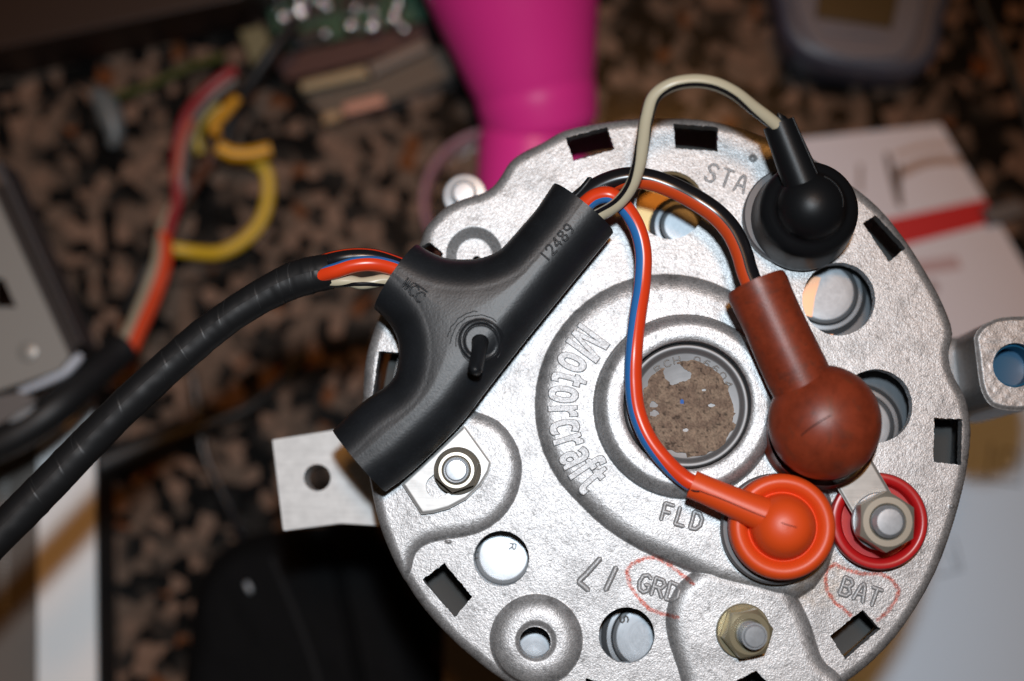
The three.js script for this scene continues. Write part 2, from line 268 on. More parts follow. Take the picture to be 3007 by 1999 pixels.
const padLow = near(smooth([[2120, 1690], [2080, 1678], [2036, 1703], [1998, 1744], [1981, 1788], [1978, 1839], [1992, 1900], [2012, 1958], [2025, 2010], [2040, 2160], [2470, 2160], [2450, 1998], [2417, 1971], [2390, 1937], [2376, 1897], [2363, 1856], [2346, 1812], [2325, 1771], [2300, 1735]], 2), 90);
const boss = U(1574, 1881, 2);
const nearLine = (P, reach) => { const b = boxed(P); return (x, y) => { if (x < b[0] - reach || x > b[2] + reach || y < b[1] - reach || y > b[3] + reach) return reach; let d = 1e9; for (let i = 0; i + 1 < P.length; i++) { const ex = P[i + 1][0] - P[i][0], ey = P[i + 1][1] - P[i][1], t = clamp(((x - P[i][0]) * ex + (y - P[i][1]) * ey) / (ex * ex + ey * ey)); d = min(d, hypot(x - P[i][0] - ex * t, y - P[i][1] - ey * t)); } return d; }; };
const zA = (x, y) => [1300 + x * 0.339, 1500 + y * 0.339], zB = (x, y) => [2000 + x * 0.339, 1500 + y * 0.339];
const crayon = [nearLine([zA(2160, 625), zA(2060, 540), zA(1960, 460), zA(1850, 400), zA(1760, 405), zA(1640, 455), zA(1595, 520), zA(1620, 640), zA(1690, 750), zA(1790, 850), zA(1900, 890), zA(2030, 915)], 14),
  nearLine([zB(1470, 900), zB(1330, 790), zB(1265, 700), zB(1250, 580), zB(1265, 510), zB(1330, 460), zB(1450, 515), zB(1560, 545), zB(1720, 540), zB(1820, 590), zB(1890, 690), zB(1850, 790), zB(1780, 880), zB(1700, 945)], 14)];
const roll = (d, w) => { const t = clamp(d / w + 0.12), r = sqrt(max(0, 1 - (1 - t) ** 2.2)); return d < 0 ? r * ss(-0.12 * w, 0.06 * w, d) : mix(r * ss(-0.12 * w, 0.06 * w, d), 1, ss(0.8, 1, t)); };   // steep foot, slowly rounding top
function faceH(u, v) {
  let h = 0.16 * (fbm(u / 90, v / 90, 71, 0, 2) - 0.5) + 0.03 * (vnoise(u / 11, v / 11, 73) - 0.5);
  const d = -outD(u, v), r = 34; if (d < r) h -= 2.9 * (1 - sqrt(max(0, 1 - (1 - clamp(d / r)) ** 2)));
  const pl = 3.4 * roll(16 - plateau(u, v), 58), pad = 2.8 * roll(16 - padLow(u, v), 52), pl2 = 2.5 * roll(15 - padLeft(u, v), 46);
  h += max(pl, pad, pl2);
  const rh = hypot(u - HUB[0], v - HUB[1]); h += 6.6 * roll(262 - rh, 44) - (rh < 203 ? 0.9 * (1 - sqrt(max(0, 1 - (clamp((203 - rh) / 22)) ** 2))) : 0);
  const rb = hypot(u - boss[0], v - boss[1]); h += 3.9 * roll(128 - rb, 66) - 0.8 * ss(62, 44, rb);
  const rd = hypot(u - 1392, v - 748); h -= 2.8 * ss(84, 52, rd);
  h -= 1.1 * ss(1, 0, hypot(u - 2502, v - 795) / 7) ; h += 0.5 * ss(1, 0, hypot(u - 2210, v - 466, 0) / 14) + 0.6 * ss(1, 0, hypot((u - 2795) / 1.4, v - 1486) / 8) + 0.5 * ss(1, 0, hypot((u - 1317) / 1.8, v - 1589) / 7);
  return h;
}
const outN = near(outline, 60);
const outCache = new Map();
function outD(u, v) { const r = hypot(u - 1960, v - 1235); if (r < 700) return -60; const k = u * 8192 + v; if (!outCache.has(k)) outCache.set(k, outN(u, v)); return outCache.get(k); }
function faceIn(u, v) {
  let s = outD(u, v); if (s > 8) return s;
  const rag = 3.2 * (vnoise(u / 7, v / 7, 81) - 0.5);
  for (const [x, y, r] of holes) s = max(s, r - hypot(u - x, v - y) + rag * 0.6);
  s = max(s, bossHole[2] - hypot(u - bossHole[0], v - bossHole[1]), 184 - hypot(u - HUB[0], v - HUB[1]) + rag * 0.4, 13 - hypot(u - 1398, v - 758));
  for (const q of slots) s = max(s, -q(u, v) - 1 + rag);
  return s;
}
const alternator = thing('alternator', 'silver cast aluminium alternator standing upright, rear face with terminals and raised lettering up', 'alternator', V(F(...CEN).x, 0, F(...CEN).z));
const faceSheet = relief([1050, 325, 2875, 2145], 3, faceIn, faceH, {
  tint: (u, v, h) => {
    let k = 0; for (const c of crayon) k = max(k, ss(8, 3, c(u, v) + 5 * (vnoise(u / 4, v / 4, 91) - 0.5)) * (0.35 + 0.65 * vnoise(u / 5, v / 5, 93)));
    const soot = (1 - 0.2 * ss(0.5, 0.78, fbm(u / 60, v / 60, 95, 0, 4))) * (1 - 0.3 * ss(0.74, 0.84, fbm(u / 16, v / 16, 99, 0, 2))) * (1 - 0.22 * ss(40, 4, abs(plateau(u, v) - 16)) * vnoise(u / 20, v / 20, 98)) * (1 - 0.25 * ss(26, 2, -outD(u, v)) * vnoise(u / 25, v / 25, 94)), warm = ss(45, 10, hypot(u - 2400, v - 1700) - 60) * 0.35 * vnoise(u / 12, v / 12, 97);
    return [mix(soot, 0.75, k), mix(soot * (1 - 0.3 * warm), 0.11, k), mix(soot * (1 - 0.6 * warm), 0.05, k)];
  },
});
const midOf = (A) => toPx(V(A.x, FACE, A.z));
const wallG = wallsOf(faceSheet, (A) => { const [u, v] = midOf(A), edge = outN(u, v) > -6, hub = hypot(u - HUB[0], v - HUB[1]) < 190; return edge ? FACE - 0.034 : hub ? FACE - 0.001 : FACE - 0.0042; });
const wallC = new Float32Array(wallG.attributes.position.count * 3).fill(1); wallG.setAttribute('color', new THREE.BufferAttribute(wallC, 3));
const housing = part(alternator, 'rear_housing', mergeGeometries([faceSheet.g.toNonIndexed(), wallG]), cast, 'grainy grey cast aluminium end housing with round holes and square vents');
// inside, seen through the openings
const axis = F(...CEN), Cx = axis.x, Cz = axis.z, R0 = 890 * MMPX;
part(alternator, 'rectifier_plate', lathe([[0, -13], [62, -13], [63, -13.4], [63, -16], [0, -16]], axis, 96), heatSink, 'silver plate seen through the round holes');
function cup(px, py, h, r, lip = 1.2) { const at = F(px, py, h); return lathe([[r + 3.6, -3.4], [r + 3.4, -2.2], [r + 2.2, -1.5], [r + lip, -1.4], [r + lip * 0.6, -0.3], [r, -0.05], [r - 0.15, 0], [r - 0.4, 0.02], [r * 0.6, 0.02], [0, 0.02]], at, 48, 0.4); }
const diodes = [[1478, 1632, -9.2, 6.2], [1893, 1872, -9, 7.2], [2425, 858, -8.8, 7.2], [2528, 1250, -9, 7.4], [1573, 1925, -8, 5.5], [2000, 660, -6, 4.4]];
const dull = mat('shaded_zinc', [0.3, 0.33, 0.36], 0.42, 0.8, { map: brushT });  // darker zinc copy: the shade deep in the holes put into colour
diodes.forEach(([x, y, h, r], i) => part(alternator, 'diode', cup(x, y, h, r), i ? dull : zinc));
const lamplit = mat('lamplit', [0.6, 0.33, 0.2], 0.42, 0.6);  // orange room-lamp light put into a colour, for the two patches below
part(alternator, 'lamplit_disc', lathe([[0, -11.4], [9, -11.4], [9, -12.6]], F(1965, 598, 0), 48), mat('lamplit_brown', [0.5, 0.33, 0.14], 0.42, 0.55));  // added disc: orange lamp light inside the top hole put into its colour
{ const c = F(2392, 872, -8.6), g = new THREE.CylinderGeometry(0.0052, 0.0052, 0.0004, 32, 1, false, PI * 0.9, PI * 1.05); g.translate(c.x, c.y, c.z); part(alternator, 'lamplit_patch', g, lamplit); }  // added patch, stands for lamp light on the diode
{ const c = F(2395, 965, -11.5), g = new THREE.BoxGeometry(0.0085, 0.001, 0.006); g.translate(c.x, c.y, c.z); part(alternator, 'lamplit_patch', g, lamplit); }  // second added patch of lamp-orange colour, lower in the same hole
const flatAt = (H0) => () => H0;
part(alternator, 'stamped_mark', merge([strokeWord('U', 1398, 1622, 96, 18, 20, 22, 0.16, flatAt(-9.1)), strokeWord('R', 1512, 1598, 96, 18, 20, 22, 0.16, flatAt(-9.1)), strokeWord('S', 1846, 1812, 80, 20, 24, 22, 0.2, flatAt(-8.9))]), darkSteel);
part(alternator, 'stator_core', lathe([[63.5, -30], [63.5, -18], [66, -16], [72.5, -13.5], [72.5, -90], [60, -90]], axis, 128, 0.4), darkInside, 'dark stator seen through the square vents');
part(alternator, 'vent_ring', tube(arcPts(0, 0, 1, 168, 290, 40).map(([x, y]) => V(axis.x + x * 0.0697, FACE - 0.0085, axis.z + y * 0.0697)), { r: 0.22, k: 8, n: 120 }), mat('ring_steel', [0.2, 0.2, 0.2], 0.4, 0.4));
part(alternator, 'front_housing', lathe([[20, -122], [50, -118], [66, -108], [72, -96], [72, -84], [70, -82]], axis, 96, 0.5), castPlain);
part(alternator, 'pulley', lathe([[0, -140], [32, -140], [33, -139], [33, -134], [24, -131], [33, -128], [33, -124], [12, -122]], axis, 64, 0.4), darkSteel);
// bearing cup and torn paper disc in the hub
const hubAt = F(...HUB), hubR = 184 * MMPX;
const cupG = lathe([[hubR - 0.35, -1], [hubR - 0.35, 7], [hubR - 0.8, 7.7], [hubR - 1.3, 7.8], [hubR - 1.9, 7.5], [hubR - 2.4, 6.9], [hubR - 2.9, 6.7], [0, 6.7]], hubAt, 96, 0.7);
part(alternator, 'bearing_cup', cupG, mat('bearing_cup_steel', [0.27, 0.27, 0.275], 0.48, 0.55, { map: brushT }), 'grey metal bearing cover in the hub');
{
  const r = (a) => { const base = 138 + 9 * (vnoise(a * 2.2 + 9, 1, 3) - 0.5) + 8 * (vnoise(a * 9, 2, 5) - 0.5), k = a * 180 / PI; return (base + (k > 20 && k < 90 ? 12 : 0) - (k > 330 || k < 8 ? 8 : 0)) * MMPX; };
  const bare = [near(smooth([[2018, 1195], [2018, 1195]].length ? [[1949, 1084], [1975, 1073], [1995, 1080], [2005, 1092], [2024, 1102], [2019, 1120], [1990, 1130], [1972, 1138], [1957, 1127], [1944, 1106]] : [], 3), 40)];
  for (const [x, y, a, b] of [[1915, 1194, 12, 9], [1917, 1219, 12, 9], [2082, 1196, 11, 5], [2061, 1152, 6, 4], [2008, 1267, 8, 5]]) bare.push((u, v) => (hypot((u - x) / a, (v - y) / b) - 1) * 8);
  const shape = (u, v) => { const du = u - HUB[0], dv = v - HUB[1]; let s = hypot(du, dv) - r(atan2(dv, du)) / MMPX; for (const q of bare) s = max(s, -q(u, v) + 5 * (vnoise(u / 5, v / 5, 15) - 0.5)); return s; };
  const tint = (u, v) => { const n = fbm(u / 22, v / 22, 111, 0, 3), f = vnoise(u / 3.2, v / 3.2, 113), d = ss(0.66, 0.8, fbm(u / 9, v / 9, 117, 0, 2)), blue = hypot(u - 1997, v - 1186) < 6.5; if (blue) return [0.05, 0.16, 0.5]; const k = (0.6 + 0.75 * f) * (1 - 0.6 * d); const w = ss(0.45, 0.62, n); return [mix(0.27, 0.2, w) * k, mix(0.195, 0.138, w) * k, mix(0.14, 0.1, w) * k]; };
  const off = (h) => [HUB[0], HUB[1]];
  const s = relief([HUB[0] - 150, HUB[1] - 150, HUB[0] + 150, HUB[1] + 150], 2.6, shape, (u, v) => 6.88 + 0.18 * vnoise(u / 7, v / 7, 119), { tint });
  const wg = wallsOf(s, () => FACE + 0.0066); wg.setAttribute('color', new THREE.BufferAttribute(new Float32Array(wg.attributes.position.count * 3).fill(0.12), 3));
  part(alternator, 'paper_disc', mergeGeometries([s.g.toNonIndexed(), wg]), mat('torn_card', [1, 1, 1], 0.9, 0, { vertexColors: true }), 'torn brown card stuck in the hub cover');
}
// raised lettering
const fonts = new FontLoader(), bold = await fonts.loadAsync('fonts/droid/droid_sans_bold.typeface.json');
{
  const word = 'Motorcraft', adv = [...word].map((c) => bold.data.glyphs[c].ha / bold.data.resolution), total = adv.reduce((a, b) => a + b, 0), list = [];
  let at = 0; const span = 88 * PI / 180, rad = 371, em = 146, C = U(1985, 1196, 3.2);
  [...word].forEach((ch, i) => {
    const t = (at + adv[i] / 2) / total; at += adv[i];
    const phi = span / 2 - t * span - 0.005, g = new TextGeometry(ch, { font: bold, size: em * MMPX * mm * 0.74, depth: 0.0003, curveSegments: 6, bevelEnabled: true, bevelThickness: 0.0007, bevelSize: 0.0003, bevelSegments: 3 });
    g.computeBoundingBox(); g.translate(-(g.boundingBox.max.x + g.boundingBox.min.x) / 2, 0, 0); g.scale((span * 335 / total) / em * 1.3, 1, 1);
    const Q = F(C[0] - rad * cos(phi), C[1] - rad * sin(phi), 0), mid = F(C[0], C[1], 0), up = V(mid.x - Q.x, 0, mid.z - Q.z).normalize(), out = V(0, 1, 0), right = V(0, 0, 0).crossVectors(up, out);
    { const p = g.attributes.position, t = g.attributes.uv; for (let q = 0; q < p.count; q++) t.setXY(q, p.getX(q) / 0.05 + i * 0.13, p.getY(q) / 0.05); }
    g.applyMatrix4(new THREE.Matrix4().makeBasis(right, up, out).setPosition(Q.x, FACE + 3.0 * mm, Q.z));
    list.push(g);
  });
  part(alternator, 'raised_lettering', toCreasedNormals(merge(list), 0.5), castPlain);
}
const letters = [
  strokeWord('L', 1762, 1640, 42, 42, 92, 0, 0.74, faceH, { sink: 0 }), strokeWord('I', 1800, 1662, 25, 20, 72, 0, 0.74, faceH),
  strokeWord('GRD', 1885, 1683, 17, 32, 52, 44, 0.58, faceH), strokeWord('BAT', 2482, 1694, 20, 30, 52, 43, 0.58, faceH), strokeWord('STA', 2085, 478, 20, 30, 52, 46, 0.34, faceH), strokeWord('FLD', 1952, 1478, 16, 28, 50, 44, 0.58, faceH),
];
part(alternator, 'raised_lettering', merge(letters), castPlain);
{
  const cupText = [], surf = flatAt(6.75), rT = 146;
  [...'BCH O66O4'].forEach((ch, i) => { if (ch === ' ') return; const a = (-128 + i * 12.6) * PI / 180, [x, y] = U(2016 + rT * cos(a), 1192 + rT * sin(a), 5); cupText.push(strokeWord(ch, x - 9 * cos(a + PI / 2) , y - 9 * sin(a + PI / 2), a * 180 / PI + 90, 18, 20, 0, 0.15, surf)); });
  [...'USA'].forEach((ch, i) => { const a = (28 + i * 15) * PI / 180, [x, y] = U(2016 + rT * cos(a), 1192 + rT * sin(a), 5); cupText.push(strokeWord(ch, x, y, a * 180 / PI + 90, 18, 20, 0, 0.15, surf)); });
  part(alternator, 'stamped_mark', merge(cupText), mat('stamp_shadow', [0.2, 0.19, 0.18], 0.45, 0.7));
}
// terminals: left clamp plate with slot, flange nut and stud
{
  const P = smooth([[1364, 1247], [1366, 1247]].slice(0, 1).concat([[1441, 1356], [1438, 1378], [1424, 1404], [1400, 1436], [1366, 1467], [1322, 1491], [1280, 1504], [1239, 1509], [1237, 1508], [1182, 1422], [1180, 1420]]), 2);
  const raw = [[1364, 1247], [1443, 1357], [1436, 1385], [1412, 1424], [1370, 1465], [1318, 1493], [1275, 1505], [1238, 1510], [1179, 1420]].map(([x, y]) => U(x, y, 4.2));
  const poly = near(raw, 60), sl = nearLine([U(1285, 1428, 4.2), U(1345, 1378, 4.2)], 60);
  const s = relief([1150, 1215, 1470, 1535], 3, (u, v) => max(poly(u, v), 34 - sl(u, v)), (u, v) => 4.3 - 0.25 * ss(-8, 0, poly(u, v)) + 0.05 * vnoise(u / 30, v / 30, 4));
  part(alternator, 'slotted_plate', mergeGeometries([s.g.toNonIndexed(), wallsOf(s, () => FACE + 2.5 * mm)]), platedSheet, 'bright slotted metal plate under the flange nut');
}
function terminal(px, py, h, o, nm, sm) {
  const at = F(px, py, h), lean = (g) => (o.tilt ? g.translate(-at.x, -at.y, -at.z).rotateZ(-o.tilt).rotateX(o.tilt * 0.4).translate(at.x, at.y, at.z) : g);
  if (o.washer) part(alternator, 'washer', lean(lathe([[o.bore, 0], [o.washer - 0.2, 0], [o.washer, 0.2], [o.washer, 1], [o.washer - 0.2, 1.2], [o.bore, 1.2]], at, 48, 0.4)), o.washerMat ?? nm);
  const y0 = o.washer ? 1.2 : 0, n = part(alternator, 'nut', lean(nut(V(at.x, at.y + y0 * mm, at.z), o.af, o.nh, o.bore, o.rot, o.flange)), nm);
  part(alternator, 'stud', lean(stud(at, o.bore - 0.05, 0, y0 + o.nh + o.out)), sm);
}
const flangeMat = mat('flange_nut_steel', [0.42, 0.39, 0.33], 0.36, 0.7);
terminal(1344, 1382, 4.4, { af: 9.4, nh: 4.6, bore: 3.1, rot: 0.2, flange: 5.8, out: 0.9 }, flangeMat, zinc);
terminal(2180, 1851, 2.7, { af: 10.6, nh: 5.2, bore: 3.15, rot: 0.35, washer: 6.6, out: 4.6, tilt: 0.17 }, goldZinc, zinc);
// red insulator, strap and nut of the battery terminal
{
  const at = F(2573, 1530, 0), r = 11.6;
  part(alternator, 'red_insulator', lathe([[7, -1], [r - 0.3, -0.5], [r, 0.4], [r + 0.1, 3.6], [r - 0.3, 4.3], [r - 1.1, 4.5], [r - 2, 4.2], [r - 2.6, 3.4], [r - 2.8, 1.2], [0, 1.0]], at, 72, 0.7), redPlastic, 'red plastic insulator ring round the battery terminal');
  const strapH = (u, v) => 5.6 - 0.2 * ss(-8, 0, round(u, v) - 64);
  const round = nearLine([U(2490, 1360, 5), U(2588, 1528, 5)], 120);
  const s = relief([2380, 1300, 2720, 1680], 3, (u, v) => round(u, v) - 64, strapH);
  part(alternator, 'terminal_strap', mergeGeometries([s.g.toNonIndexed(), wallsOf(s, () => FACE + 4.3 * mm)]), mat('dull_strap', [0.4, 0.39, 0.37], 0.42, 0.5, { map: brushT }), 'flat metal strap running under the brown boot');
  terminal(2584, 1530, 5.4, { af: 12.6, nh: 6.4, bore: 3.9, rot: 0.05, out: 2.2, washer: 7, washerMat: zinc, tilt: 0.05 }, mat('nickel_nut', [0.6, 0.56, 0.47], 0.36, 0.6, { map: brushT }), zinc);
}
// insulators below the black and the orange boot
part(alternator, 'grey_insulator', lathe([[8, 0], [11.9, 0], [12.2, 0.4], [12.2, 3.4], [11.8, 4], [8, 4]], F(2322, 641, 0), 64, 0.5), greyPlastic, 'grey insulator below the black boot');
part(alternator, 'grey_insulator', lathe([[8, 0], [13, 0], [13.3, 0.4], [13.3, 3.2], [12.8, 3.8], [8, 3.8]], F(2275, 1552, 3.2), 64, 0.5), greyPlastic, 'grey insulator below the orange boot');
// lug on the right, ear plate on the left, bolt on the upper left
{
  const L = smooth([[2864, 1012], [2862, 990], [2880, 960], [2925, 935], [2985, 928], [3060, 935], [3110, 990], [3115, 1080], [3090, 1160], [3030, 1200], [2960, 1204], [2912, 1190], [2885, 1150], [2872, 1080]], 3).map(([x, y]) => U(x, y, -4)), hole = U(2980, 1072, -4);
  const q = near(L, 60), s = relief([2840, 890, 3160, 1240], 4, (u, v) => max(q(u, v), 66 - hypot(u - hole[0], v - hole[1])), (u, v) => -4 - 0.8 * ss(-12, 0, q(u, v)) + 0.15 * vnoise(u / 15, v / 15, 3));
  const u = wallsOf(s, () => FACE - 0.05), c = (g) => { g.setAttribute('color', new THREE.BufferAttribute(new Float32Array(g.attributes.position.count * 3).fill(1), 3)); return g; };
  const lug = part(alternator, 'mounting_lug', mergeGeometries([c(s.g.toNonIndexed()), c(u)]), cast, 'rounded lug with a bore on the right side');
  const hb = F(...hole); part(lug, 'blue_bushing', lathe([[5.35, -16], [5.35, -6], [4.9, -5.8], [4.9, -13], [0, -13.4]], hb, 40, 0.5), mat('blue_plastic', [0.015, 0.13, 0.26], 0.35), 'blue plastic in the bore of the lug');
  const arm = V(0, 0, 0).addVectors(axis, hb).multiplyScalar(0.5), b = new RoundedBoxGeometry(0.04, 0.02, 0.018, 3, 0.004); b.translate(hb.x - 0.022, FACE - 0.036, hb.z - 0.001);
  part(alternator, 'lug_arm', b, castPlain);
}
{
  const h = -24, c = [[800, 1291], [985, 1262], [1150, 1250], [1150, 1545], [1000, 1536], [832, 1558]].map(([x, y]) => U(x, y, h)), hl = U(932, 1402, h), q = near(c, 70);
  const s = relief([740, 1150, 1260, 1650], 5, (u, v) => max(q(u, v) - 0, 44 * 0.95 - hypot(u - hl[0], v - hl[1])), () => h);
  part(alternator, 'mounting_ear', mergeGeometries([s.g.toNonIndexed(), wallsOf(s, () => FACE + (h - 9) * mm)]), mat('machined_aluminium', [0.88, 0.88, 0.87], 0.5, 0.1, { map: brushT, bumpMap: brushT, bumpScale: 0.00004 }), 'pale machined ear plate with a threaded hole on the left');
}
{
  const at = F(1362, 566, -26);
  const b = part(alternator, 'through_bolt', lathe([[0, 0.6], [2.6, 0.5], [3.1, 0.2], [3.3, -0.6], [3.35, -3], [5.6, -3.2], [5.9, -3.6], [5.9, -5.2], [4, -5.4], [4, -30]], at, 40, 0.5), zinc, 'shiny bolt end beside the notch in the rim');
  const ear = near(smooth([[1310, 590], [1330, 545], [1400, 530], [1480, 545], [1560, 560], [1500, 640], [1380, 680], [1320, 640]], 2).map(([x, y]) => U(x, y, -31)), 60);
  const s = relief([1280, 500, 1600, 700], 5, ear, () => -31); part(alternator, 'bolt_ear', mergeGeometries([s.g.toNonIndexed(), wallsOf(s, () => FACE - 0.045)]), mat('pale_casting', [0.7, 0.68, 0.64], 0.55, 0.3));
}

// ------------------------------------------------------------------ wiring harness
const harness = thing('wiring_harness', 'wiring harness with black forked rubber sleeve, taped cable and three rubber terminal boots', 'wiring harness', F(1400, 1000, 0));
const YH = 9.5, YT = 8.3;                              // height of the sleeve's middle and its half thickness
const yEnds = [[[1625, 541], [1801, 682]], [[1101, 908], [1229, 719]], [[1131, 1443], [979, 1263]]];
const yArr = (P) => P.map(([x, y]) => U(x, y, YH));
const yOut = yArr(smooth([[1900, 170], [1625, 542], [1576, 615], [1534, 664], [1488, 716], [1464, 738], [1418, 757], [1366, 763], [1313, 759], [1267, 742], [1229, 719], [1010, 580], [880, 780], [1099, 907], [1146, 954], [1164, 988], [1172, 1021], [1169, 1076], [1158, 1108], [1134, 1135], [1088, 1165], [1042, 1202], [979, 1263], [740, 1450], [880, 1640], [1131, 1443], [1188, 1402], [1273, 1325], [1360, 1236], [1421, 1156], [1470, 1092], [1525, 1022], [1577, 957], [1734, 764], [1801, 682], [2070, 310]], 3));
const yPoly = near(yOut, 150), yEnd = yEnds.map((e) => yArr(e)).map(([a, b]) => { const L = hypot(b[0] - a[0], b[1] - a[1]), n = [(b[1] - a[1]) / L, -(b[0] - a[0]) / L]; return (u, v) => (u - a[0]) * n[0] + (v - a[1]) * n[1]; });
const yEndIn = (u, v) => max(...yEnd.map((f) => f(u, v)));
const yR = 100, yProf = (d, T) => { const q = clamp(d / yR); return T * sqrt(max(0, 1 - (1 - q) ** 2)) + (d > yR ? 0.25 * (1 - Math.exp(-(d - yR) / 30)) : 0); };
const dimple = (u, v) => { const r = hypot(u - YB[0], v - YB[1]); return r < 64 ? 0.3 * ss(62, 55, r) - 0.45 * ss(52, 42, r) : 0; };
const YB = U(1412, 1000, YH + YT);
const yTop = (u, v) => YH + yProf(-yPoly(u, v), YT) + dimple(u, v) + 0.06 * (fbm(u / 60, v / 60, 201, 0, 2) - 0.5);
const sleeveIn = (u, v) => max(yPoly(u, v), yEndIn(u, v));
{
  const b = boxed(yEnds.flat()); b[0] -= 90; b[1] -= 90; b[2] += 90; b[3] += 90;
  const top = relief(b, 4, sleeveIn, yTop), bot = relief(b, 6, sleeveIn, (u, v) => YH - yProf(-yPoly(u, v), YT), { flip: true });
  const inT = relief(b, 6, sleeveIn, (u, v) => max(YH, yTop(u, v) - 1.5), { flip: true }), inB = relief(b, 6, sleeveIn, (u, v) => min(YH, YH - yProf(-yPoly(u, v), YT) + 1.5));
  const rim = (s, k) => wallsOf(s, (A) => { const d = A.y - (FACE + YH * mm); return A.y - Math.sign(d) * min(abs(d), 1.5 * mm); });
  const sleeve = part(harness, 'junction_sleeve', mergeGeometries([top.g, bot.g, inT.g, inB.g].map((g) => g.toNonIndexed()).concat([rim(top), rim(bot)])), blackRubber, 'black forked rubber sleeve joining the cable and wires');
  const surf = (u, v) => yTop(u, v);
  const dn = U(1584, 733, YH + YT), wc = U(1190, 800, YH + YT);
  const txt = merge([strokeWord('12489', ...U(1582, 750, 17.5), -49, 18, 30, 25.5, 0.24, surf), strokeWord('WCC', ...U(1200, 817, 17), 43.6, 21, 31, 25, 0.22, surf), tube([[1219, 833], [1237, 845], [1256, 859]].map(([x, y]) => { const [u, v] = U(x, y, 17), p = F(u, v, 0); p.y += yTop(u, v) * mm; return p; }), { r: 0.22, k: 8, n: 12, caps: true })]);
  part(sleeve, 'moulded_number', txt, blackRubber);
  const rings = []; for (const [r, a0, a1, dx] of [[60, 120, 400, 0], [68, 170, 345, -3], [78, 178, 310, -6], [88, 190, 268, -6], [50, 0, 360, 0]]) { const P = arcPts(YB[0] + dx, YB[1] + 6, r, a0, a1, 36).map(([x, y], i) => { const w = 1 + 0.05 * (vnoise(i / 3, r, 7) - 0.5); const u = YB[0] + (x - YB[0]) * w, v = YB[1] + (y - YB[1]) * w, p = F(u, v, 0); p.y += yTop(u, v) * mm; return p; }); rings.push(tube(P, { r: 0.14, k: 6, n: 72 })); }
  part(sleeve, 'moulding_wrinkle', merge(rings), blackRubber);
  part(sleeve, 'sprue_pin', tube([[1410, 1003, 17.4, 2.1], [1408, 1020, 19.6, 1.85], [1401, 1058, 22.6, 1.75], [1395, 1084, 24.6, 1.75], [1394, 1088, 24.9, 1.6]], { k: 20, n: 40, caps: true, round: 0.5 }), blackRubber, 'short bent rubber pin');
  part(sleeve, 'flash_tab', tube([[1640, 610, 12, 0.9], [1690, 575, 12.5, 0.8], [1718, 545, 13, 0.85], [1732, 526, 13, 0.75], [1735, 522, 13, 0.4]], { k: 10, n: 40, caps: true, round: 0.6 }), bootRubber);
}
// taped cable
const cablePts = [[-150, 1715, 6, 4.5], [-60, 1629, 6, 4.5], [60, 1507, 6, 4.5], [160, 1404, 6, 4.45], [275, 1285, 6, 4.4], [390, 1172, 6.5, 4.35], [510, 1062, 7, 4.25], [600, 985, 7.5, 4.2], [680, 925, 8, 4.15], [770, 869, 8.5, 4.2], [850, 828, 9, 4.4], [920, 806, 9.5, 4.5], [972, 796, 9.5, 4.4]];
const lay = (t, th) => { const q = t * 15 + th / (2 * PI) + 0.3 * sin(t * 23) + 0.12 * sin(t * 61), f = q - floor(q); return 1 + 0.02 * f + 0.035 * (vnoise(t * 60, th * 1.5, 301) - 0.5) + 0.03 * (vnoise(t * 14, th * 0.8, 303) - 0.5) + 0.015 * sin(th * 2 + t * 20); };
const cable = part(harness, 'taped_cable', tube(cablePts, { k: 48, n: 620, shape: lay, caps: true }), tape, 'cable bundle wrapped in black vinyl tape');
{
  const list = []; for (let i = 0; i < 14; i++) { if (i % 5 === 3) continue; const P = []; const C = new THREE.CatmullRomCurve3(cablePts.map((p) => F(p[0], p[1], p[2])), false, 'centripetal'); const a0 = -1.3 + 0.5 * rnd(), a1 = 1.2 - 0.9 * rnd(); for (let j = 0; j <= 14; j++) { const th = mix(a0, a1, j / 14), t0 = (i + 1 - th / (2 * PI)) / 15, t = clamp(t0 - (0.3 * sin(t0 * 23) + 0.12 * sin(t0 * 61)) / 15 - 0.0012); const p = C.getPoint(t), T = C.getTangent(t), N = V(0, 1, 0).addScaledVector(T, -T.y).normalize(), B = V(0, 0, 0).crossVectors(T, N), x = t * (cablePts.length - 1), k = min(cablePts.length - 2, floor(x)), r = mix(cablePts[k][3], cablePts[k + 1][3], x - k) * 1.021; P.push(p.addScaledVector(N, cos(th) * r * mm).addScaledVector(B, sin(th) * r * mm)); } list.push(tube(P, { r: 0.035, k: 5, n: 40 })); }
  part(cable, 'tape_edge', merge(list), mat('tape_edge', [0.04, 0.04, 0.04], 0.7));
}
function wire(name, pts, m, stripes, parent = harness, label) {
  const w = part(parent, name, tube(pts, { k: 24, n: pts.length * 14, caps: true }), m, label);
  for (const [a, half, tw, sm] of stripes) part(w, 'stripe', tube(pts, { k: 8, n: pts.length * 14, a0: a - half, a1: a + half, lift: 0.025, twist: tw }), sm);
  return w;
}
const straight = (t) => 0;
wire('white_wire', [[1690, 660, 12], [1765, 628, 14], [1815, 596, 17], [1852, 548, 20], [1874, 490, 23], [1887, 420, 26], [1899, 345, 29], [1920, 285, 31], [1965, 252, 32], [2030, 238, 32], [2095, 245, 31.5], [2155, 272, 30], [2215, 318, 27], [2268, 358, 24.5], [2310, 395, 22.5]].map((p) => [...p, 1.62]), whiteWire,
  [[0, 0.36, (t) => mix(mix(-0.4, -1.35, ss(0.17, 0.42, t)), -1.9, ss(0.45, 0.65, t)), blackWire], [0, 0.34, (t) => mix(mix(2.3, 1.15, ss(0.2, 0.42, t)), 0.8, ss(0.45, 0.6, t)) + 0.9 * ss(0.75, 1, t), blackWire]], harness, 'cream wire with black stripes arching to the black boot');
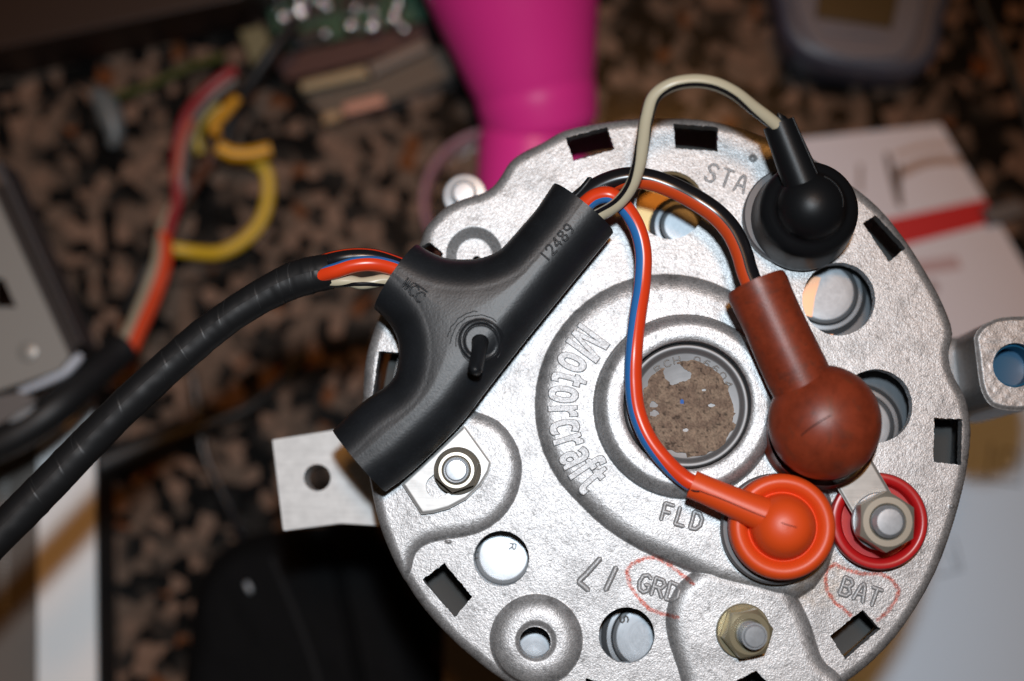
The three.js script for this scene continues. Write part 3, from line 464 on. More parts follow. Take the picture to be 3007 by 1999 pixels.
wire('black_wire', [[1650, 640, 9], [1715, 577, 11], [1775, 540, 12], [1840, 522, 12.5], [1905, 527, 12.5], [1975, 551, 12.5], [2045, 588, 13], [2105, 630, 13], [2150, 682, 13.5], [2178, 742, 14], [2195, 800, 14.5], [2215, 850, 15]].map((p) => [...p, 2.62]), blackWire,
  [[0.85, 0.62, (t) => mix(1.0, 0, ss(0.1, 0.4, t)), mat('dull_orange_stripe', [0.66, 0.075, 0.015], 0.32)]], harness, 'black wire with an orange stripe going into the brown boot');
wire('orange_wire', [[1650, 668, 10], [1712, 606, 13], [1748, 578, 14], [1790, 573, 14.5], [1832, 606, 13.5], [1868, 662, 12.5], [1888, 735, 12], [1886, 830, 12], [1872, 930, 13.2], [1862, 1030, 14], [1860, 1120, 13.6], [1870, 1205, 13.2], [1902, 1285, 13.2], [1955, 1355, 13], [2010, 1405, 12.5], [2060, 1432, 12.5]].map((p) => [...p, 2.06]), orangeWire,
  [[0, 0.52, (t) => mix(mix(1.05, 0.62, ss(0.15, 0.38, t)), 0.95, ss(0.45, 0.7, t)) + 0.7 * ss(0.8, 1, t), blueWire]], harness, 'orange wire with a blue stripe curving to the orange boot');
// wires between the tape's end and the sleeve
wire('orange_wire', [[940, 808, 12], [985, 795, 13.5], [1040, 778, 14], [1095, 774, 13.5], [1150, 785, 12], [1215, 812, 10]].map((p) => [...p, 1.9]), orangeWire, [[-1.0, 0.4, straight, blueWire]]);
wire('white_wire', [[940, 826, 10], [985, 826, 11], [1030, 826, 11], [1060, 832, 11], [1095, 828, 11], [1130, 822, 10.5], [1200, 835, 9]].map((p) => [...p, 1.5]), whiteWire, [[0.75, 0.35, (t) => 0.5 * sin(t * 9), blackWire]]);
wire('black_wire', [[940, 775, 8], [985, 762, 9.5], [1040, 754, 9.5], [1100, 757, 9], [1160, 775, 8], [1220, 800, 7]].map((p) => [...p, 2.2]), blackWire, [[-0.9, 0.12, straight, orangeWire]]);
// boots
function bootNeck(pts, seam) { return tube(pts, { k: 32, n: 60, caps: true }); }
{
  const at = F(2350, 650, 0);
  const body = lathe([[9, 1.2], [12.5, 1.2], [12.75, 2], [12.5, 7], [11.9, 14.2], [11.6, 15.4], [11, 16.4], [10, 17.3], [9, 18], [8.45, 18.6], [8.2, 19.4]], at, 80, 0.8, 4);
  const dome = new THREE.SphereGeometry(8.25 * mm, 64, 40), dc = V(at.x, at.y + 18.6 * mm, at.z); dome.scale(1, 0.9, 1); dome.translate(dc.x, dc.y, dc.z);
  const axisEnd = F(2286, 362, 21.8), nk = [0, 0.25, 0.5, 0.75, 1].map((t) => V(dc.x, dc.y + 0.6 * mm, dc.z).lerp(axisEnd, t)); nk.forEach((p, i) => { p[3] = [4.7, 4.6, 4.35, 4.05, 3.85][i]; });
  const neck = tube(nk, { k: 36, n: 60 }), inner = tube([nk[3], nk[4]], { k: 30, n: 10, r: 3 });
  const lipA = nk[4].clone(), lipB = nk[4].clone().lerp(nk[3], -0.01); lipA[3] = 3.85; lipB[3] = 3.0; const ring = tube([lipA, lipB], { k: 36, n: 1 });
  const ribs = [tube([0.3, 0.6, 0.98].map((t) => { const p = V(dc.x, dc.y + 0.6 * mm, dc.z).lerp(axisEnd, t); return p.add(V(3.1 * mm, 2.55 * mm, -1.2 * mm).multiplyScalar(mix(1.1, 0.93, t))); }), { r: 0.32, k: 8, n: 30 }), tube([0, 1, 2, 3, 4, 5, 6, 7, 8, 9].map((i) => { const th = mix(-1.2, 0.15, i / 9); return V(dc.x + 8.0 * mm * cos(th) * 0.86, dc.y + 4.2 * mm, dc.z + 8.0 * mm * sin(th) * 0.86); }), { r: 0.16, k: 6, n: 32 })];
  const b = part(harness, 'black_boot', merge([body, dome, neck, inner, ring, ...ribs]), bootRubber, 'black rubber boot with domed cap on the upper right terminal');
  part(b, 'scuff_mark', tube([[2446, 700, 16.7], [2455, 714, 15.9], [2461, 725, 15]], { r: 0.16, k: 6, n: 10 }), mat('scuff', [0.3, 0.32, 0.36], 0.6));
  part(harness, 'torn_tape', tube([[2285, 332, 24, 0.3], [2290, 345, 24, 1.2], [2300, 360, 23.5, 1.5], [2306, 372, 23, 0.8]], { k: 8, n: 20, caps: true }), bootRubber);
}
{
  const at = F(2392, 1274, 0);
  const ball = new THREE.SphereGeometry(13.3 * mm, 64, 40); ball.scale(1, 0.86, 1.02); const bc = F(2421, 1240, 16); ball.translate(bc.x, bc.y, bc.z);
  const skirt = lathe([[9, 3.6], [13.4, 3.6], [13.9, 4.1], [13.95, 5.6], [13.5, 6.4], [13.2, 8], [13.2, 13]], F(2395, 1272, 0), 80, 0.7);
  const nk = [[2216, 826, 18, 7.1], [2226, 848, 18, 7.5], [2240, 880, 17.8, 7.35], [2270, 945, 17.4, 7.25], [2304, 1020, 17, 7.45], [2338, 1092, 16.6, 7.6], [2366, 1150, 16.2, 7.5]];
  const neck = tube(nk, { k: 48, n: 120, caps: true, keep: true, shape: (t) => (t < 0.05 ? 0.84 + 0.16 * sqrt(1 - (1 - t / 0.05) ** 2) : 1) });
  const b = part(harness, 'brown_boot', merge([ball, skirt, neck]), brownRubber, 'large brown rubber boot with a round bulb');
  part(b, 'crease', tube([[2352, 1278, 25.6], [2385, 1252, 27.2], [2415, 1233, 27.55], [2440, 1219, 27.3]], { r: 0.13, k: 6, n: 24 }), mat('dark_crease', [0.03, 0.008, 0.005], 0.7));
  const P = []; for (let i = 0; i <= 20; i++) { const a = mix(-0.2, 2.6, i / 20); P.push([2332 + 0, 1100, 16]); }
  part(harness, 'rubber_flake', merge([0, 1, 2, 3].map((i) => tube([[2320 + i * 6, 1376 + (i % 2) * 6, 9], [2326 + i * 7, 1380 + (i % 3) * 3, 10], [2332 + i * 6, 1384, 9.5]], { r: 0.16, k: 5, n: 8 }))), brownRubber);
}
{
  const at = F(2284, 1546, 3.4);
  const body = lathe([[9, 3.6], [12.4, 3.6], [12.6, 4.4], [12.6, 7.6], [12.3, 9.4], [11.4, 10.4], [10.4, 10.6], [9.4, 10.2], [8.5, 9.2], [8.1, 8.6], [7.8, 9], [7.6, 10.6], [7, 12.6], [5.8, 14.6], [4.2, 15.9], [2.2, 16.6], [0, 16.8]], at, 80, 0.9, 5);
  const neck = tube([[2305, 1536, 14.6, 4.4], [2262, 1519, 14.4, 4.25], [2200, 1494, 14.2, 3.9], [2130, 1464, 14, 3.55], [2070, 1438, 13.8, 3.4], [2031, 1421, 13.7, 3.4]], { k: 36, n: 60 });
  const inner = tube([[2070, 1438, 13.8, 2.5], [2031, 1421, 13.7, 2.5]], { k: 30, n: 8 }), ring = tube([[2033, 1422, 13.7, 3.4], [2031, 1421, 13.7, 2.5]], { k: 30, n: 1 });
  const b = part(harness, 'orange_boot', merge([body, neck, inner, ring]), orangeRubber, 'bright orange rubber boot with a ring round its dome');
  const dark = mat('orange_crease', [0.2, 0.025, 0.01], 0.7);
  part(b, 'split_line', tube([[2054, 1441, 17.2], [2120, 1465, 17.62], [2200, 1499, 18.2], [2262, 1524, 18.78], [2290, 1533, 19.9], [2310, 1540, 20.25], [2340, 1548, 20.1]], { r: 0.13, k: 6, n: 60 }), dark);
  part(b, 'split_mark', tube([[2022, 1435, 16.2], [2038, 1441, 16.9], [2054, 1442, 17.2]], { r: 0.25, k: 6, n: 12 }), mat('split_dark', [0.05, 0.004, 0.003], 0.7));
}

// ------------------------------------------------------------------ things lying round it on the counter
function prism(corners, h0, h1, round = 0) {             // upright prism over picture corners read at height h1 mm above the counter
  const P = corners.map(([x, y]) => G(x, y, h1)), s = new THREE.Shape(P.map((p) => new THREE.Vector2(p.x, -p.z)));
  const bv = round * mm, g = new THREE.ExtrudeGeometry(s, { depth: (h1 - h0) * mm - 2 * bv, bevelEnabled: round > 0, bevelThickness: bv, bevelSize: bv, bevelOffset: -bv, bevelSegments: 3, curveSegments: 8 });
  g.rotateX(-PI / 2); g.translate(0, h0 * mm + bv, 0); return g;
}
const foot = (px, py, h = 0) => { const p = G(px, py, h); p.y = 0; return p; };
{ // pink goblet lying on its side
  const A = G(1588, 352, 21), B = G(1510, -30, 33), at = V((A.x + B.x) / 2, 0, (A.z + B.z) / 2), t = thing('pink_goblet', 'bright pink plastic goblet lying on its side behind the alternator rim', 'goblet', at);
  const L = A.distanceTo(B) / mm, pink = mat('pink_plastic', [0.95, 0.045, 0.36], 0.36), q = new THREE.Quaternion().setFromUnitVectors(V(0, 1, 0), B.clone().sub(A).normalize());
  const p = [[0, -7], [10, -6.9], [15, -6], [18, -3.2], [19.2, 1.5], [19.9, 6.5]]; for (let y = 10; y <= L + 40; y += 2.5) p.push([20 + (y - 10) * 0.27 - (y / 60) ** 2 + 0.04 * sin(y * 2.2), y]);
  const e = p[p.length - 1]; p.push([e[0] - 0.6, e[1] + 0.8], [e[0] - 1.4, e[1]], [17, 10], [8, -6], [0, -7]);
  const turnG = (g) => { g.applyQuaternion(q); g.translate(A.x, A.y, A.z); return g; };
  part(t, 'bowl', turnG(lathe(p, V(0, 0, 0), 128, 1.2, 3)), pink);
  part(t, 'stem', tube([[1592, 320, 18, 17], [1577, 380, 18, 18.4], [1566, 440, 18, 18.2], [1560, 500, 18, 17.8], [1556, 640, 18, 17.5]], { k: 32, n: 40, caps: true, onCounter: true }), pink);
}
{ // clear ring; pink picked up from the goblet is put into its colour
  const at = foot(1455, 602), r = 25;
  single('clear_plastic_ring', 'clear plastic ring, pink from the goblet put into its colour, half hidden behind the upper left rim of the alternator', 'plastic ring', lathe([[r - 2.8, 5], [r - 2.6, 7.4], [r - 1.9, 8.8], [r - 1.2, 9.3], [r - 0.5, 8.8], [r, 7.4], [r + 0.2, 5], [r, 0], [r - 2.6, 0], [r - 2.8, 5]], at, 128, 1.2, 3), mat('clear_plastic', [0.8, 0.42, 0.5], 0.22, 0, { transmission: 0.5, thickness: 0, ior: 1.45 }), at);
}
{ // board with parts, and bronze brackets in front of it
  const at = foot(1000, 60), t = thing('circuit_board', 'green circuit board with shiny solder joints at the top edge', 'circuit board', at);
  part(t, 'board', prism([[770, -40], [1210, -160], [1255, 55], [820, 150]], 6, 8), mat('green_board', [0.02, 0.085, 0.045], 0.4));
  for (const [x, y, w, h] of [[930, 20, 60, 26], [1060, -10, 70, 30], [900, 105, 50, 22]]) part(t, 'chip', prism([[x - w, y], [x + w * 0.8, y - h * 1.4], [x + w, y + h * 0.4], [x - w * 0.8, y + h * 1.8]], 8, 10, 0.3), mat('chip_black', [0.01, 0.01, 0.012], 0.4));
  const sd = mat('solder', [0.9, 0.91, 0.95], 0.2, 1);
  for (const [x, y, r] of [[810, 8, 1.3], [882, 4, 1.5], [878, 32, 1.7], [886, 44, 1.4], [832, 52, 1.3], [847, 88, 1.3], [938, 2, 1.3], [1030, 76, 1.5], [1094, 80, 1.6], [1156, 54, 1.5], [1168, 14, 1.4], [1044, 26, 1], [960, 20, 1], [1185, 85, 1.0], [955, 100, 0.9], [1094, 36, 0.9]]) { const s = new THREE.SphereGeometry(r * mm * 2, 24, 16), p = G(x, y, 9); s.translate(p.x, p.y, p.z); part(t, 'solder_joint', s, sd); }
  const at2 = foot(1050, 220), k = thing('bronze_bracket', 'folded bronze coloured metal bracket in front of the circuit board', 'bracket', at2), bz = mat('bronze_metal', [0.3, 0.21, 0.12], 0.42, 0.5), rb = mat('red_brown_card', [0.06, 0.012, 0.008], 0.5);
  part(k, 'back_plate', prism([[800, 175], [1240, 70], [1260, 130], [845, 235]], 0, 5), rb);
  part(k, 'flange', prism([[880, 240], [1070, 192], [1085, 222], [885, 268]], 0, 14, 0.5), mat('bronze_flange', [0.32, 0.26, 0.16], 0.4, 0.4));
  part(k, 'flange', prism([[1078, 190], [1250, 112], [1262, 142], [1092, 220]], 0, 12, 0.5), mat('bronze_flange_grey', [0.17, 0.14, 0.12], 0.45, 0.4));
  part(k, 'tray', prism([[885, 268], [1085, 222], [1300, 140], [1330, 220], [1120, 310], [960, 350]], 0, 7), mat('bronze_dull', [0.1, 0.075, 0.055], 0.5, 0.3));
  part(k, 'lip', prism([[1005, 305], [1122, 275], [1135, 305], [1010, 338]], 0, 10, 0.4), mat('copper_lip', [0.4, 0.22, 0.17], 0.4, 0.5));
  part(k, 'lip', prism([[945, 335], [1000, 320], [1005, 345], [950, 365]], 0, 10, 0.4), bz);
}
{ // hand-held meter with a display
  const at = foot(2520, 90), t = thing('digital_timer', 'dark blue grey plastic gadget with rounded corners and a display at the top edge', 'gadget', at);
  const c = smooth([[2275, -120], [2285, 20], [2300, 90], [2345, 150], [2420, 185], [2560, 208], [2660, 212], [2720, 195], [2760, 145], [2775, 60], [2800, -120]], 4);
  part(t, 'case', prism(c, 0, 22, 4), mat('slate_plastic', [0.075, 0.085, 0.125], 0.4));
  part(t, 'front_panel', prism(smooth([[2330, -100], [2345, 50], [2390, 130], [2450, 165], [2580, 178], [2650, 165], [2690, 100], [2700, -100]], 3), 21, 23, 0.8), mat('pale_slate_plastic', [0.12, 0.145, 0.205], 0.35));
  part(t, 'display', prism([[2408, -80], [2395, 52], [2618, 84], [2650, -60]], 22.4, 23.6, 0.3), mat('display_olive', [0.022, 0.021, 0.011], 0.3));
  part(t, 'highlight_trim', tube([[2412, 86, 23.6], [2470, 97, 23.8], [2540, 104, 23.8], [2605, 113, 23.6]], { r: 0.35, k: 8, n: 30, onCounter: true }), mat('trim', [0.25, 0.27, 0.32], 0.3));
}
// paper with its print
function printed(n, draw) { const c = document.createElement('canvas'); c.width = c.height = n; const x = c.getContext('2d'); draw(x, n); const t = new THREE.CanvasTexture(c); t.colorSpace = THREE.SRGBColorSpace; t.magFilter = THREE.LinearFilter; return t; }
function sheet(q, h, wave = 0) {                        // q: corners top-left, top-right, bottom-right, bottom-left in picture units
  const P = q.map(([x, y]) => G(x, y, h)), n = 14, pos = [], uv = [], ix = [];
  for (const s of [0, 1]) for (let j = 0; j <= n; j++) for (let i = 0; i <= n; i++) { const u = i / n, v = j / n, p = P[0].clone().lerp(P[1], u).lerp(P[3].clone().lerp(P[2], u), v); pos.push(p.x, p.y + wave * mm * sin(u * 2.4) * sin(v * 3) - s * 0.00025, p.z); uv.push(u, 1 - v); }
  const m = (n + 1) * (n + 1); for (let j = 0; j < n; j++) for (let i = 0; i < n; i++) { const a = j * (n + 1) + i, b = a + n + 1; ix.push(a, b, a + 1, a + 1, b, b + 1, m + a, m + a + 1, m + b, m + a + 1, m + b + 1, m + b); }
  for (let i = 0; i < n; i++) for (const [a, b] of [[i, i + 1], [n * (n + 1) + i, n * (n + 1) + i + 1], [i * (n + 1), (i + 1) * (n + 1)], [i * (n + 1) + n, (i + 1) * (n + 1) + n]]) ix.push(a, m + a, b, b, m + a, m + b);
  const g = new THREE.BufferGeometry(); g.setAttribute('position', new THREE.Float32BufferAttribute(pos, 3)); g.setAttribute('uv', new THREE.Float32BufferAttribute(uv, 2)); g.setIndex(ix); g.computeVertexNormals(); return g;
}
{
  const q = [[2300, 412], [2762, 364], [3130, 990], [2420, 1100]];
  const map = printed(512, (x, n) => {
    x.fillStyle = '#eeeef4'; x.fillRect(0, 0, n, n); x.lineCap = 'round';
    x.strokeStyle = '#b99f8f'; x.lineWidth = 22; x.beginPath(); x.moveTo(330, 100); x.quadraticCurveTo(420, 70, 505, 90); x.stroke();
    x.strokeStyle = '#d0bcb0'; x.lineWidth = 12; x.beginPath(); x.moveTo(330, 60); x.quadraticCurveTo(420, 40, 500, 50); x.stroke();
    x.strokeStyle = '#5a4436'; x.lineWidth = 16; x.beginPath(); x.moveTo(305, 60); x.quadraticCurveTo(290, 110, 285, 170); x.stroke(); x.beginPath(); x.moveTo(325, 90); x.quadraticCurveTo(300, 120, 292, 150); x.stroke();
    x.strokeStyle = '#8b7568'; x.lineWidth = 10; x.beginPath(); x.moveTo(215, 75); x.lineTo(190, 130); x.stroke();
    x.fillStyle = '#d4000a'; x.beginPath(); x.moveTo(190, 204); x.lineTo(512, 182); x.lineTo(512, 236); x.lineTo(190, 268); x.fill();
    x.fillStyle = '#cdb3b4'; x.fillRect(180, 300, 190, 30); x.fillStyle = '#b3a3a5'; x.beginPath(); x.arc(285, 360, 14, 0, 7); x.fill();
  });
  single('printed_sheet', 'white printed leaflet with a bold red band beside the black boot', 'paper sheet', sheet(q, 1.2, 0.5), mat('leaflet_paper', [1, 0.95, 0.96], 0.6, 0, { map }), foot(2700, 700));
  const q2 = [[2100, 1010], [3160, 930], [3200, 2160], [1990, 2200]];
  const map2 = printed(1024, (x, n) => {
    x.fillStyle = '#f2f7ff'; x.fillRect(0, 0, n, n); x.strokeStyle = '#3c4046'; x.lineWidth = 4;
    const line = (a) => { x.beginPath(); a.forEach(([px, py], i) => { const u = (px - 2050) / 1110 * n, v = (py - 970) / 1200 * n; i ? x.lineTo(u, v) : x.moveTo(u, v); }); x.stroke(); };
    line([[2900, 1320], [2885, 1430], [2980, 1450], [2995, 1335]]); line([[2885, 1430], [2830, 1428]]); x.beginPath(); x.arc((2945 - 2050) / 1110 * n, (1375 - 970) / 1200 * n, 26, 0, 7); x.stroke();
    x.strokeStyle = '#8b929b'; line([[2745, 1700], [2815, 1685], [2790, 1590]]); line([[2780, 1630], [2800, 1680]]);
  });
  single('drawing_sheet', 'bluish white paper with thin line drawings under the right side of the alternator', 'paper sheet', sheet(q2, 0.6), mat('drawing_paper', [0.77, 0.9, 1], 0.7, 0, { map: map2 }), foot(2800, 1700));
}
{ // black fabric pouch
  const t = thing('fabric_pouch', 'black fabric pouch with folds lying below the alternator on the left', 'pouch', foot(800, 1800));
  const P = smooth([[520, 2300], [525, 1880], [545, 1730], [590, 1640], [670, 1580], [800, 1550], [1000, 1545], [1110, 1600], [1180, 1750], [1260, 1950], [1380, 2300]], 4).map(([x, y]) => U(x, y, -118)), q = near(P, 160);
  const s = relief(boxed(P), 8, q, (u, v) => { const d = clamp(-q(u, v) / 130), fold = hypot((u - 800) * 0.3 - (v - 1800) * 0.1, 0); return -140 + 26 * sqrt(max(0, 1 - (1 - d) ** 2)) - 4 * ss(26, 0, abs(u - 770 - (v - 1600) * 0.2)) + 2.4 * (fbm(u / 90, v / 140, 401, 0, 3) - 0.5) * d; });
  const cloth = mat('black_nylon', [0.0045, 0.0045, 0.005], 0.85, 0, { specularIntensity: 0.25 });
  part(t, 'body', mergeGeometries([s.g.toNonIndexed(), wallsOf(s, () => 0.0005)]), cloth);
  part(t, 'seam', merge([tube([[590, 1900, 22], [600, 1780, 23], [640, 1680, 23], [720, 1625, 22], [860, 1600, 21], [1000, 1598, 20]].map((p) => [...p, 0.9]), { k: 10, n: 60, onCounter: true }), tube([[800, 1640, 25.5], [850, 1760, 26.5], [905, 1900, 26.5], [950, 2050, 26]].map((p) => [...p, 1]), { k: 10, n: 40, onCounter: true })]), mat('seam_piping', [0.005, 0.005, 0.006], 0.9));
  part(t, 'zip_pull', tube([[724, 1712, 27, 0.7], [731, 1725, 27.3, 0.9], [735, 1736, 27, 0.7]], { k: 12, n: 16, caps: true, round: 0.8, onCounter: true }), zinc);
  part(t, 'pink_lining', tube([[990, 1640, 19, 1.4], [1010, 1750, 19, 1.6], [1040, 1830, 18, 1.4]], { k: 10, n: 20, onCounter: true }), mat('plum_lining', [0.05, 0.008, 0.02], 0.8));
}
{ // carton and grey panel at the left edge
  const t = thing('white_carton', 'long white carton with a ribbed grey brown insert at the lower left', 'carton', foot(140, 1600));
  part(t, 'box', prism([[70, 1178], [200, 1090], [243, 1062], [275, 1110], [286, 2150], [108, 2150], [112, 1195]], 0, 22, 0.4), mat('white_card', [0.9, 0.9, 0.9], 0.7));
  part(t, 'black_panel', prism([[272.5, 1129], [281, 1128], [295, 2150], [286.5, 2150]], 0, 20.5), mat('flat_black', [0.008, 0.007, 0.007], 0.7), 'black panel set against the side of the carton');  // separate black panel standing just outside the white box
  const ins = mat('grey_card', [0.15, 0.13, 0.115], 0.75); part(t, 'insert', prism([[-150, 1290], [111, 1180], [107, 2150], [-150, 2150]], 0, 19), ins);
  for (let i = 0; i < 26; i++) { const y = 1400 + i * 15.5; part(t, 'rib', tube([[24, y + 5, 19], [66, y + 2, 19.2], [104, y, 19]], { r: 0.42, k: 8, n: 6, onCounter: true }), ins); part(t, 'bead', tube([[10 + i * 0.2, y + 1, 19.4], [24, y + 3, 19.4]], { r: 0.55, k: 8, n: 4, caps: true, round: 0.8, onCounter: true }), platedSheet); }
  const p = thing('metal_enclosure', 'grey metal enclosure with dark slanted edge and square hole at the left edge', 'enclosure', foot(60, 900));
  const pg = mat('grey_enamel', [0.27, 0.258, 0.24], 0.5, 0.1);
  const sh = (list, hl, h0, h1, b) => { const A = list.map(([x, y]) => G(x, y, h1)), s = new THREE.Shape(A.map((q) => new THREE.Vector2(q.x, -q.z))); if (hl) s.holes.push(new THREE.Path(hl.map(([x, y]) => G(x, y, h1)).map((q) => new THREE.Vector2(q.x, -q.z)))); const g = new THREE.ExtrudeGeometry(s, { depth: (h1 - h0) * mm, bevelEnabled: false }); g.rotateX(-PI / 2); g.translate(0, h0 * mm, 0); return g; };
  part(p, 'plate', sh([[-160, 380], [-10, 580], [205, 1045], [175, 1085], [70, 1122], [-160, 1200]], [[-60, 900], [48, 902], [12, 820], [-60, 800]].reverse(), 48, 62), pg);
  part(p, 'dark_edge', sh([[-12, 545], [12, 540], [232, 1010], [205, 1045], [-10, 580]].map((q) => q), null, 44, 60), mat('dark_edge', [0.022, 0.018, 0.018], 0.4));
  part(p, 'outer_edge', sh([[0, 470], [10, 492], [242, 1008], [230, 1014], [8, 542], [-20, 490]], null, 40, 57), mat('slate_edge', [0.06, 0.056, 0.06], 0.45));
  part(p, 'rivet', lathe([[3.2, 0], [3, 0.6], [2, 1], [0, 1.1]], G(82, 1032, 62), 32), mat('pale_rivet', [0.32, 0.31, 0.29], 0.4, 0.3));
  part(p, 'lower_plate', sh([[-160, 1190], [60, 1150], [115, 1175], [108, 1215], [30, 1300], [-160, 1420]], null, 46, 60), mat('grey_enamel_lower', [0.14, 0.125, 0.12], 0.5));
  part(p, 'clip', tube([[-20, 1330, 63, 2], [30, 1260, 64, 2.2], [85, 1218, 64, 2.2], [150, 1195, 63, 2]], { k: 12, n: 30, caps: true, onCounter: true }), zinc);
  part(p, 'white_corner', tube([[60, 1150, 58, 1], [130, 1122, 58, 1.2], [190, 1092, 58, 1.4], [222, 1060, 57, 1.5], [236, 1045, 56, 1.2]], { k: 14, n: 30, caps: true, round: 0.7, onCounter: true }), mat('pale_blue_card', [0.55, 0.58, 0.65], 0.5));
}
{ // old cut loom
  const t = thing('cut_wire_loom', 'old cut wire loom with orange, red and cream wires leaving a black sleeve', 'wire loom', foot(420, 800));
  const oc = { onCounter: true }, W2 = (name, pts, m, r) => part(t, name, tube(pts.map((p) => [...p, r]), { k: 14, n: pts.length * 8, caps: true, ...oc }), m);
  W2('black_sleeve', [[-80, 1340, 62], [60, 1270, 62], [160, 1200, 60], [260, 1110, 52], [330, 1050, 45], [366, 1020, 42]], tape, 5.3);
  W2('orange_wire', [[340, 1070, 42], [372, 1048, 38], [415, 960, 34], [455, 870, 30], [482, 790, 28], [488, 730, 26], [480, 690, 24]], mat('bright_orange_wire', [0.7, 0.07, 0.02], 0.35), 2.2);
  W2('cream_wire', [[330, 1055, 42], [352, 1030, 38], [392, 940, 34], [430, 850, 30], [460, 770, 28], [468, 720, 26], [480, 660, 22], [520, 590, 20]], mat('dirty_cream_wire', [0.36, 0.31, 0.22], 0.4), 1.7);
  W2('red_wire', [[480, 740, 24], [500, 660, 22], [522, 580, 20], [518, 500, 20], [525, 420, 22], [550, 340, 24], [600, 275, 26], [660, 225, 26], [690, 205, 25]], mat('red_wire', [0.3, 0.025, 0.03], 0.4), 2);
  W2('grey_wire', [[505, 650, 20], [535, 560, 19], [535, 490, 20], [552, 410, 22], [580, 340, 24], [630, 280, 25], [690, 235, 24]], mat('grey_wire', [0.14, 0.13, 0.12], 0.4), 1.8);
  W2('orange_wire', [[520, 520, 21], [535, 420, 23], [565, 350, 25]], mat('faded_orange_wire', [0.45, 0.09, 0.04], 0.4), 1.3);
  W2('brown_wire', [[520, 620, 12], [570, 540, 12], [620, 470, 14], [650, 420, 14]], mat('rust_wire', [0.1, 0.03, 0.01], 0.5), 2);
  W2('black_sleeve', [[640, 470, 14], [690, 330, 18], [740, 240, 22], [800, 150, 24], [870, 60, 22]], tape, 2.3);
  W2('black_sleeve', [[372, 930, 20], [400, 860, 16], [440, 780, 14]], tape, 3);
  const y = thing('yellow_wire', 'yellow wire making a wide loop beside the cut loom', 'wire', foot(700, 650), 'yellow wires by the cut loom');
  part(y, 'insulation', tube([[500, 728, 16], [560, 738, 14], [640, 742, 10], [710, 710, 8], [765, 650, 7], [788, 570, 7], [780, 500, 8], [740, 470, 10], [690, 462, 12], [640, 455, 14]].map((p) => [...p, 2.15]), { k: 14, n: 120, caps: true, ...oc }), yellowWire);
  const y2 = thing('yellow_wire', 'short amber yellow wire stub with a blunt end above the yellow loop', 'wire', foot(700, 440), 'yellow wires by the cut loom');
  part(y2, 'insulation', tube([[640, 430, 20], [680, 450, 19], [730, 452, 18], [795, 438, 17]].map((p) => [...p, 2.4]), { k: 14, n: 50, caps: true, ...oc }), mat('amber_insulation', [0.75, 0.36, 0.01], 0.4));
  const y3 = thing('yellow_wire', 'folded pair of yellow wire ends nearest the top beside the red wire', 'wire', foot(640, 340), 'yellow wires by the cut loom');
  part(y3, 'insulation', tube([[700, 285, 24, 1.8], [665, 325, 23, 2.1], [630, 370, 22, 2], [636, 400, 22, 1.6]], { k: 14, n: 50, caps: true, ...oc }), mat('amber_insulation_pale', [0.65, 0.3, 0.012], 0.4));
  part(y3, 'insulation', tube([[650, 310, 20], [600, 350, 20], [576, 400, 19], [590, 450, 18]].map((p) => [...p, 2]), { k: 14, n: 50, caps: true, ...oc }), mat('olive_yellow', [0.36, 0.26, 0.015], 0.4));
}
single('green_wire', 'thin dull green wire lying near the dark board', 'wire', tube([[310, 285, 4], [400, 265, 4], [480, 232, 5], [560, 195, 6], [660, 165, 8]].map((p) => [...p, 1.5]), { k: 10, n: 40, caps: true, onCounter: true }), mat('green_insulation', [0.06, 0.07, 0.01], 0.5), foot(450, 240));
single('grey_plug', 'small curved grey plastic plug at the end of the green wire', 'plug', tube([[285, 272, 8, 2.6], [310, 305, 9, 4.2], [328, 350, 9, 4.4], [338, 395, 8, 3], [330, 425, 7, 1.8]], { k: 16, n: 50, caps: true, round: 0.6, onCounter: true }), mat('grey_plug_plastic', [0.13, 0.145, 0.15], 0.4), foot(320, 350));
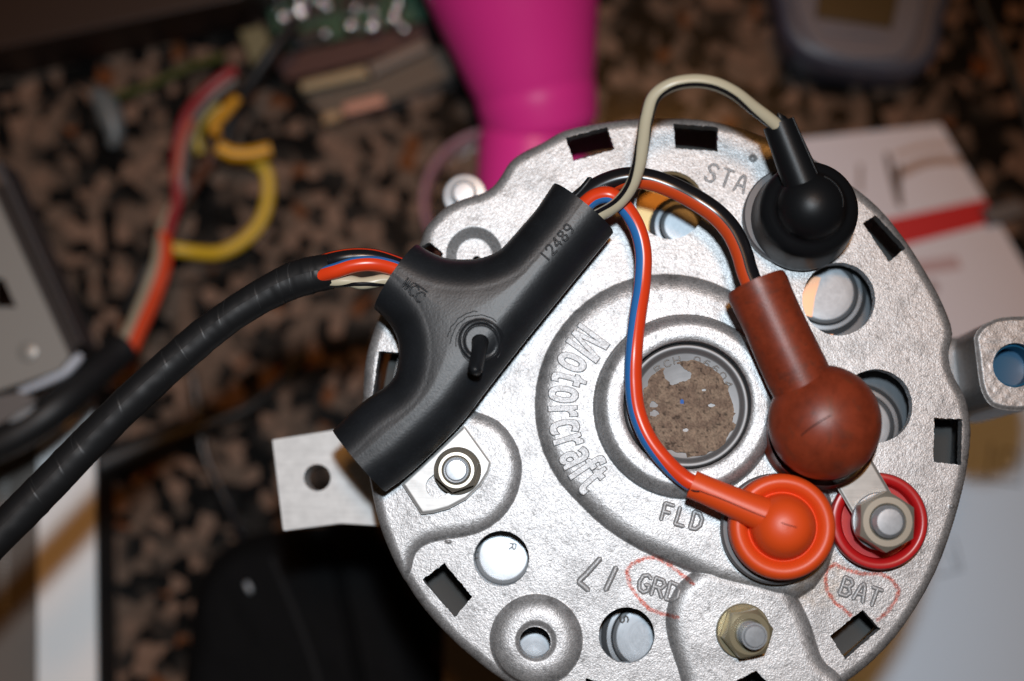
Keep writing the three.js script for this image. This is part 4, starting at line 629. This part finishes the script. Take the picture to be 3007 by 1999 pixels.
single('tan_connector', 'tan flat connector tab beside the circuit board', 'connector', prism([[700, 90], [770, 70], [800, 130], [775, 205], [740, 195]], 6, 16, 1), mat('tan_plastic', [0.17, 0.15, 0.075], 0.5), foot(750, 140));
{
  const t = thing('black_lead', 'thin black lead trailing over the granite below the taped cable', 'cable', foot(620, 1250), 'black leads on the granite');
  part(t, 'insulation', tube([[566, 1100, 6], [585, 1230, 6], [600, 1330, 6], [640, 1420, 6], [690, 1530, 7], [720, 1620, 10]].map((p) => [...p, 1.5]), { k: 10, n: 60, caps: true, onCounter: true }), blackWire);
  const t2 = thing('black_lead', 'thicker black lead crossing from the cable to the alternator foot', 'cable', foot(700, 1230), 'black leads on the granite');
  part(t2, 'insulation', tube([[280, 1370, 14, 5], [400, 1320, 12, 4.6], [520, 1275, 10, 4], [640, 1235, 7, 2.6], [740, 1190, 5, 1.8], [830, 1110, 5, 1.6], [900, 1040, 4, 1.5]], { k: 12, n: 70, caps: true, onCounter: true }), tape);
  single('thin_grey_cable', 'thin dark grey cable at the upper right corner', 'cable', tube([[2868, -60, 6], [2885, 20, 5], [2925, 110, 3], [2965, 190, 3], [3000, 290, 3], [3040, 420, 3]].map((p) => [...p, 1.4]), { k: 10, n: 60, onCounter: true }), mat('dark_grey_cable', [0.045, 0.045, 0.04], 0.5), foot(2930, 130));
  single('small_tag', 'small grey tag on the granite past the end of the red band', 'tag', prism([[2885, 610], [2990, 585], [3020, 625], [2910, 660]], 1, 6, 0.6), mat('grey_tag', [0.12, 0.115, 0.12], 0.5), foot(2950, 620));
}
single('wooden_board', 'very dark brown wooden board across the top left corner', 'board', prism([[-300, -400], [900, -440], [820, -60], [690, 0], [380, 65], [0, 145], [-300, 195]], 0, 30, 1), mat('dark_wood', [0.018, 0.006, 0.0035], 0.5), foot(300, 20));
single('cardboard_block', 'plain tan cardboard box half hidden below the alternator at the bottom edge', 'cardboard box', prism([[1305, 1700], [1700, 1700], [1700, 2300], [1300, 2300]], 0, 22, 0.5), mat('tan_card', [0.5, 0.37, 0.24], 0.8), foot(1450, 1990));

scene.traverse((o) => { if (o.isMesh) { o.castShadow = true; o.receiveShadow = true; } });
renderer.render(scene, camera);
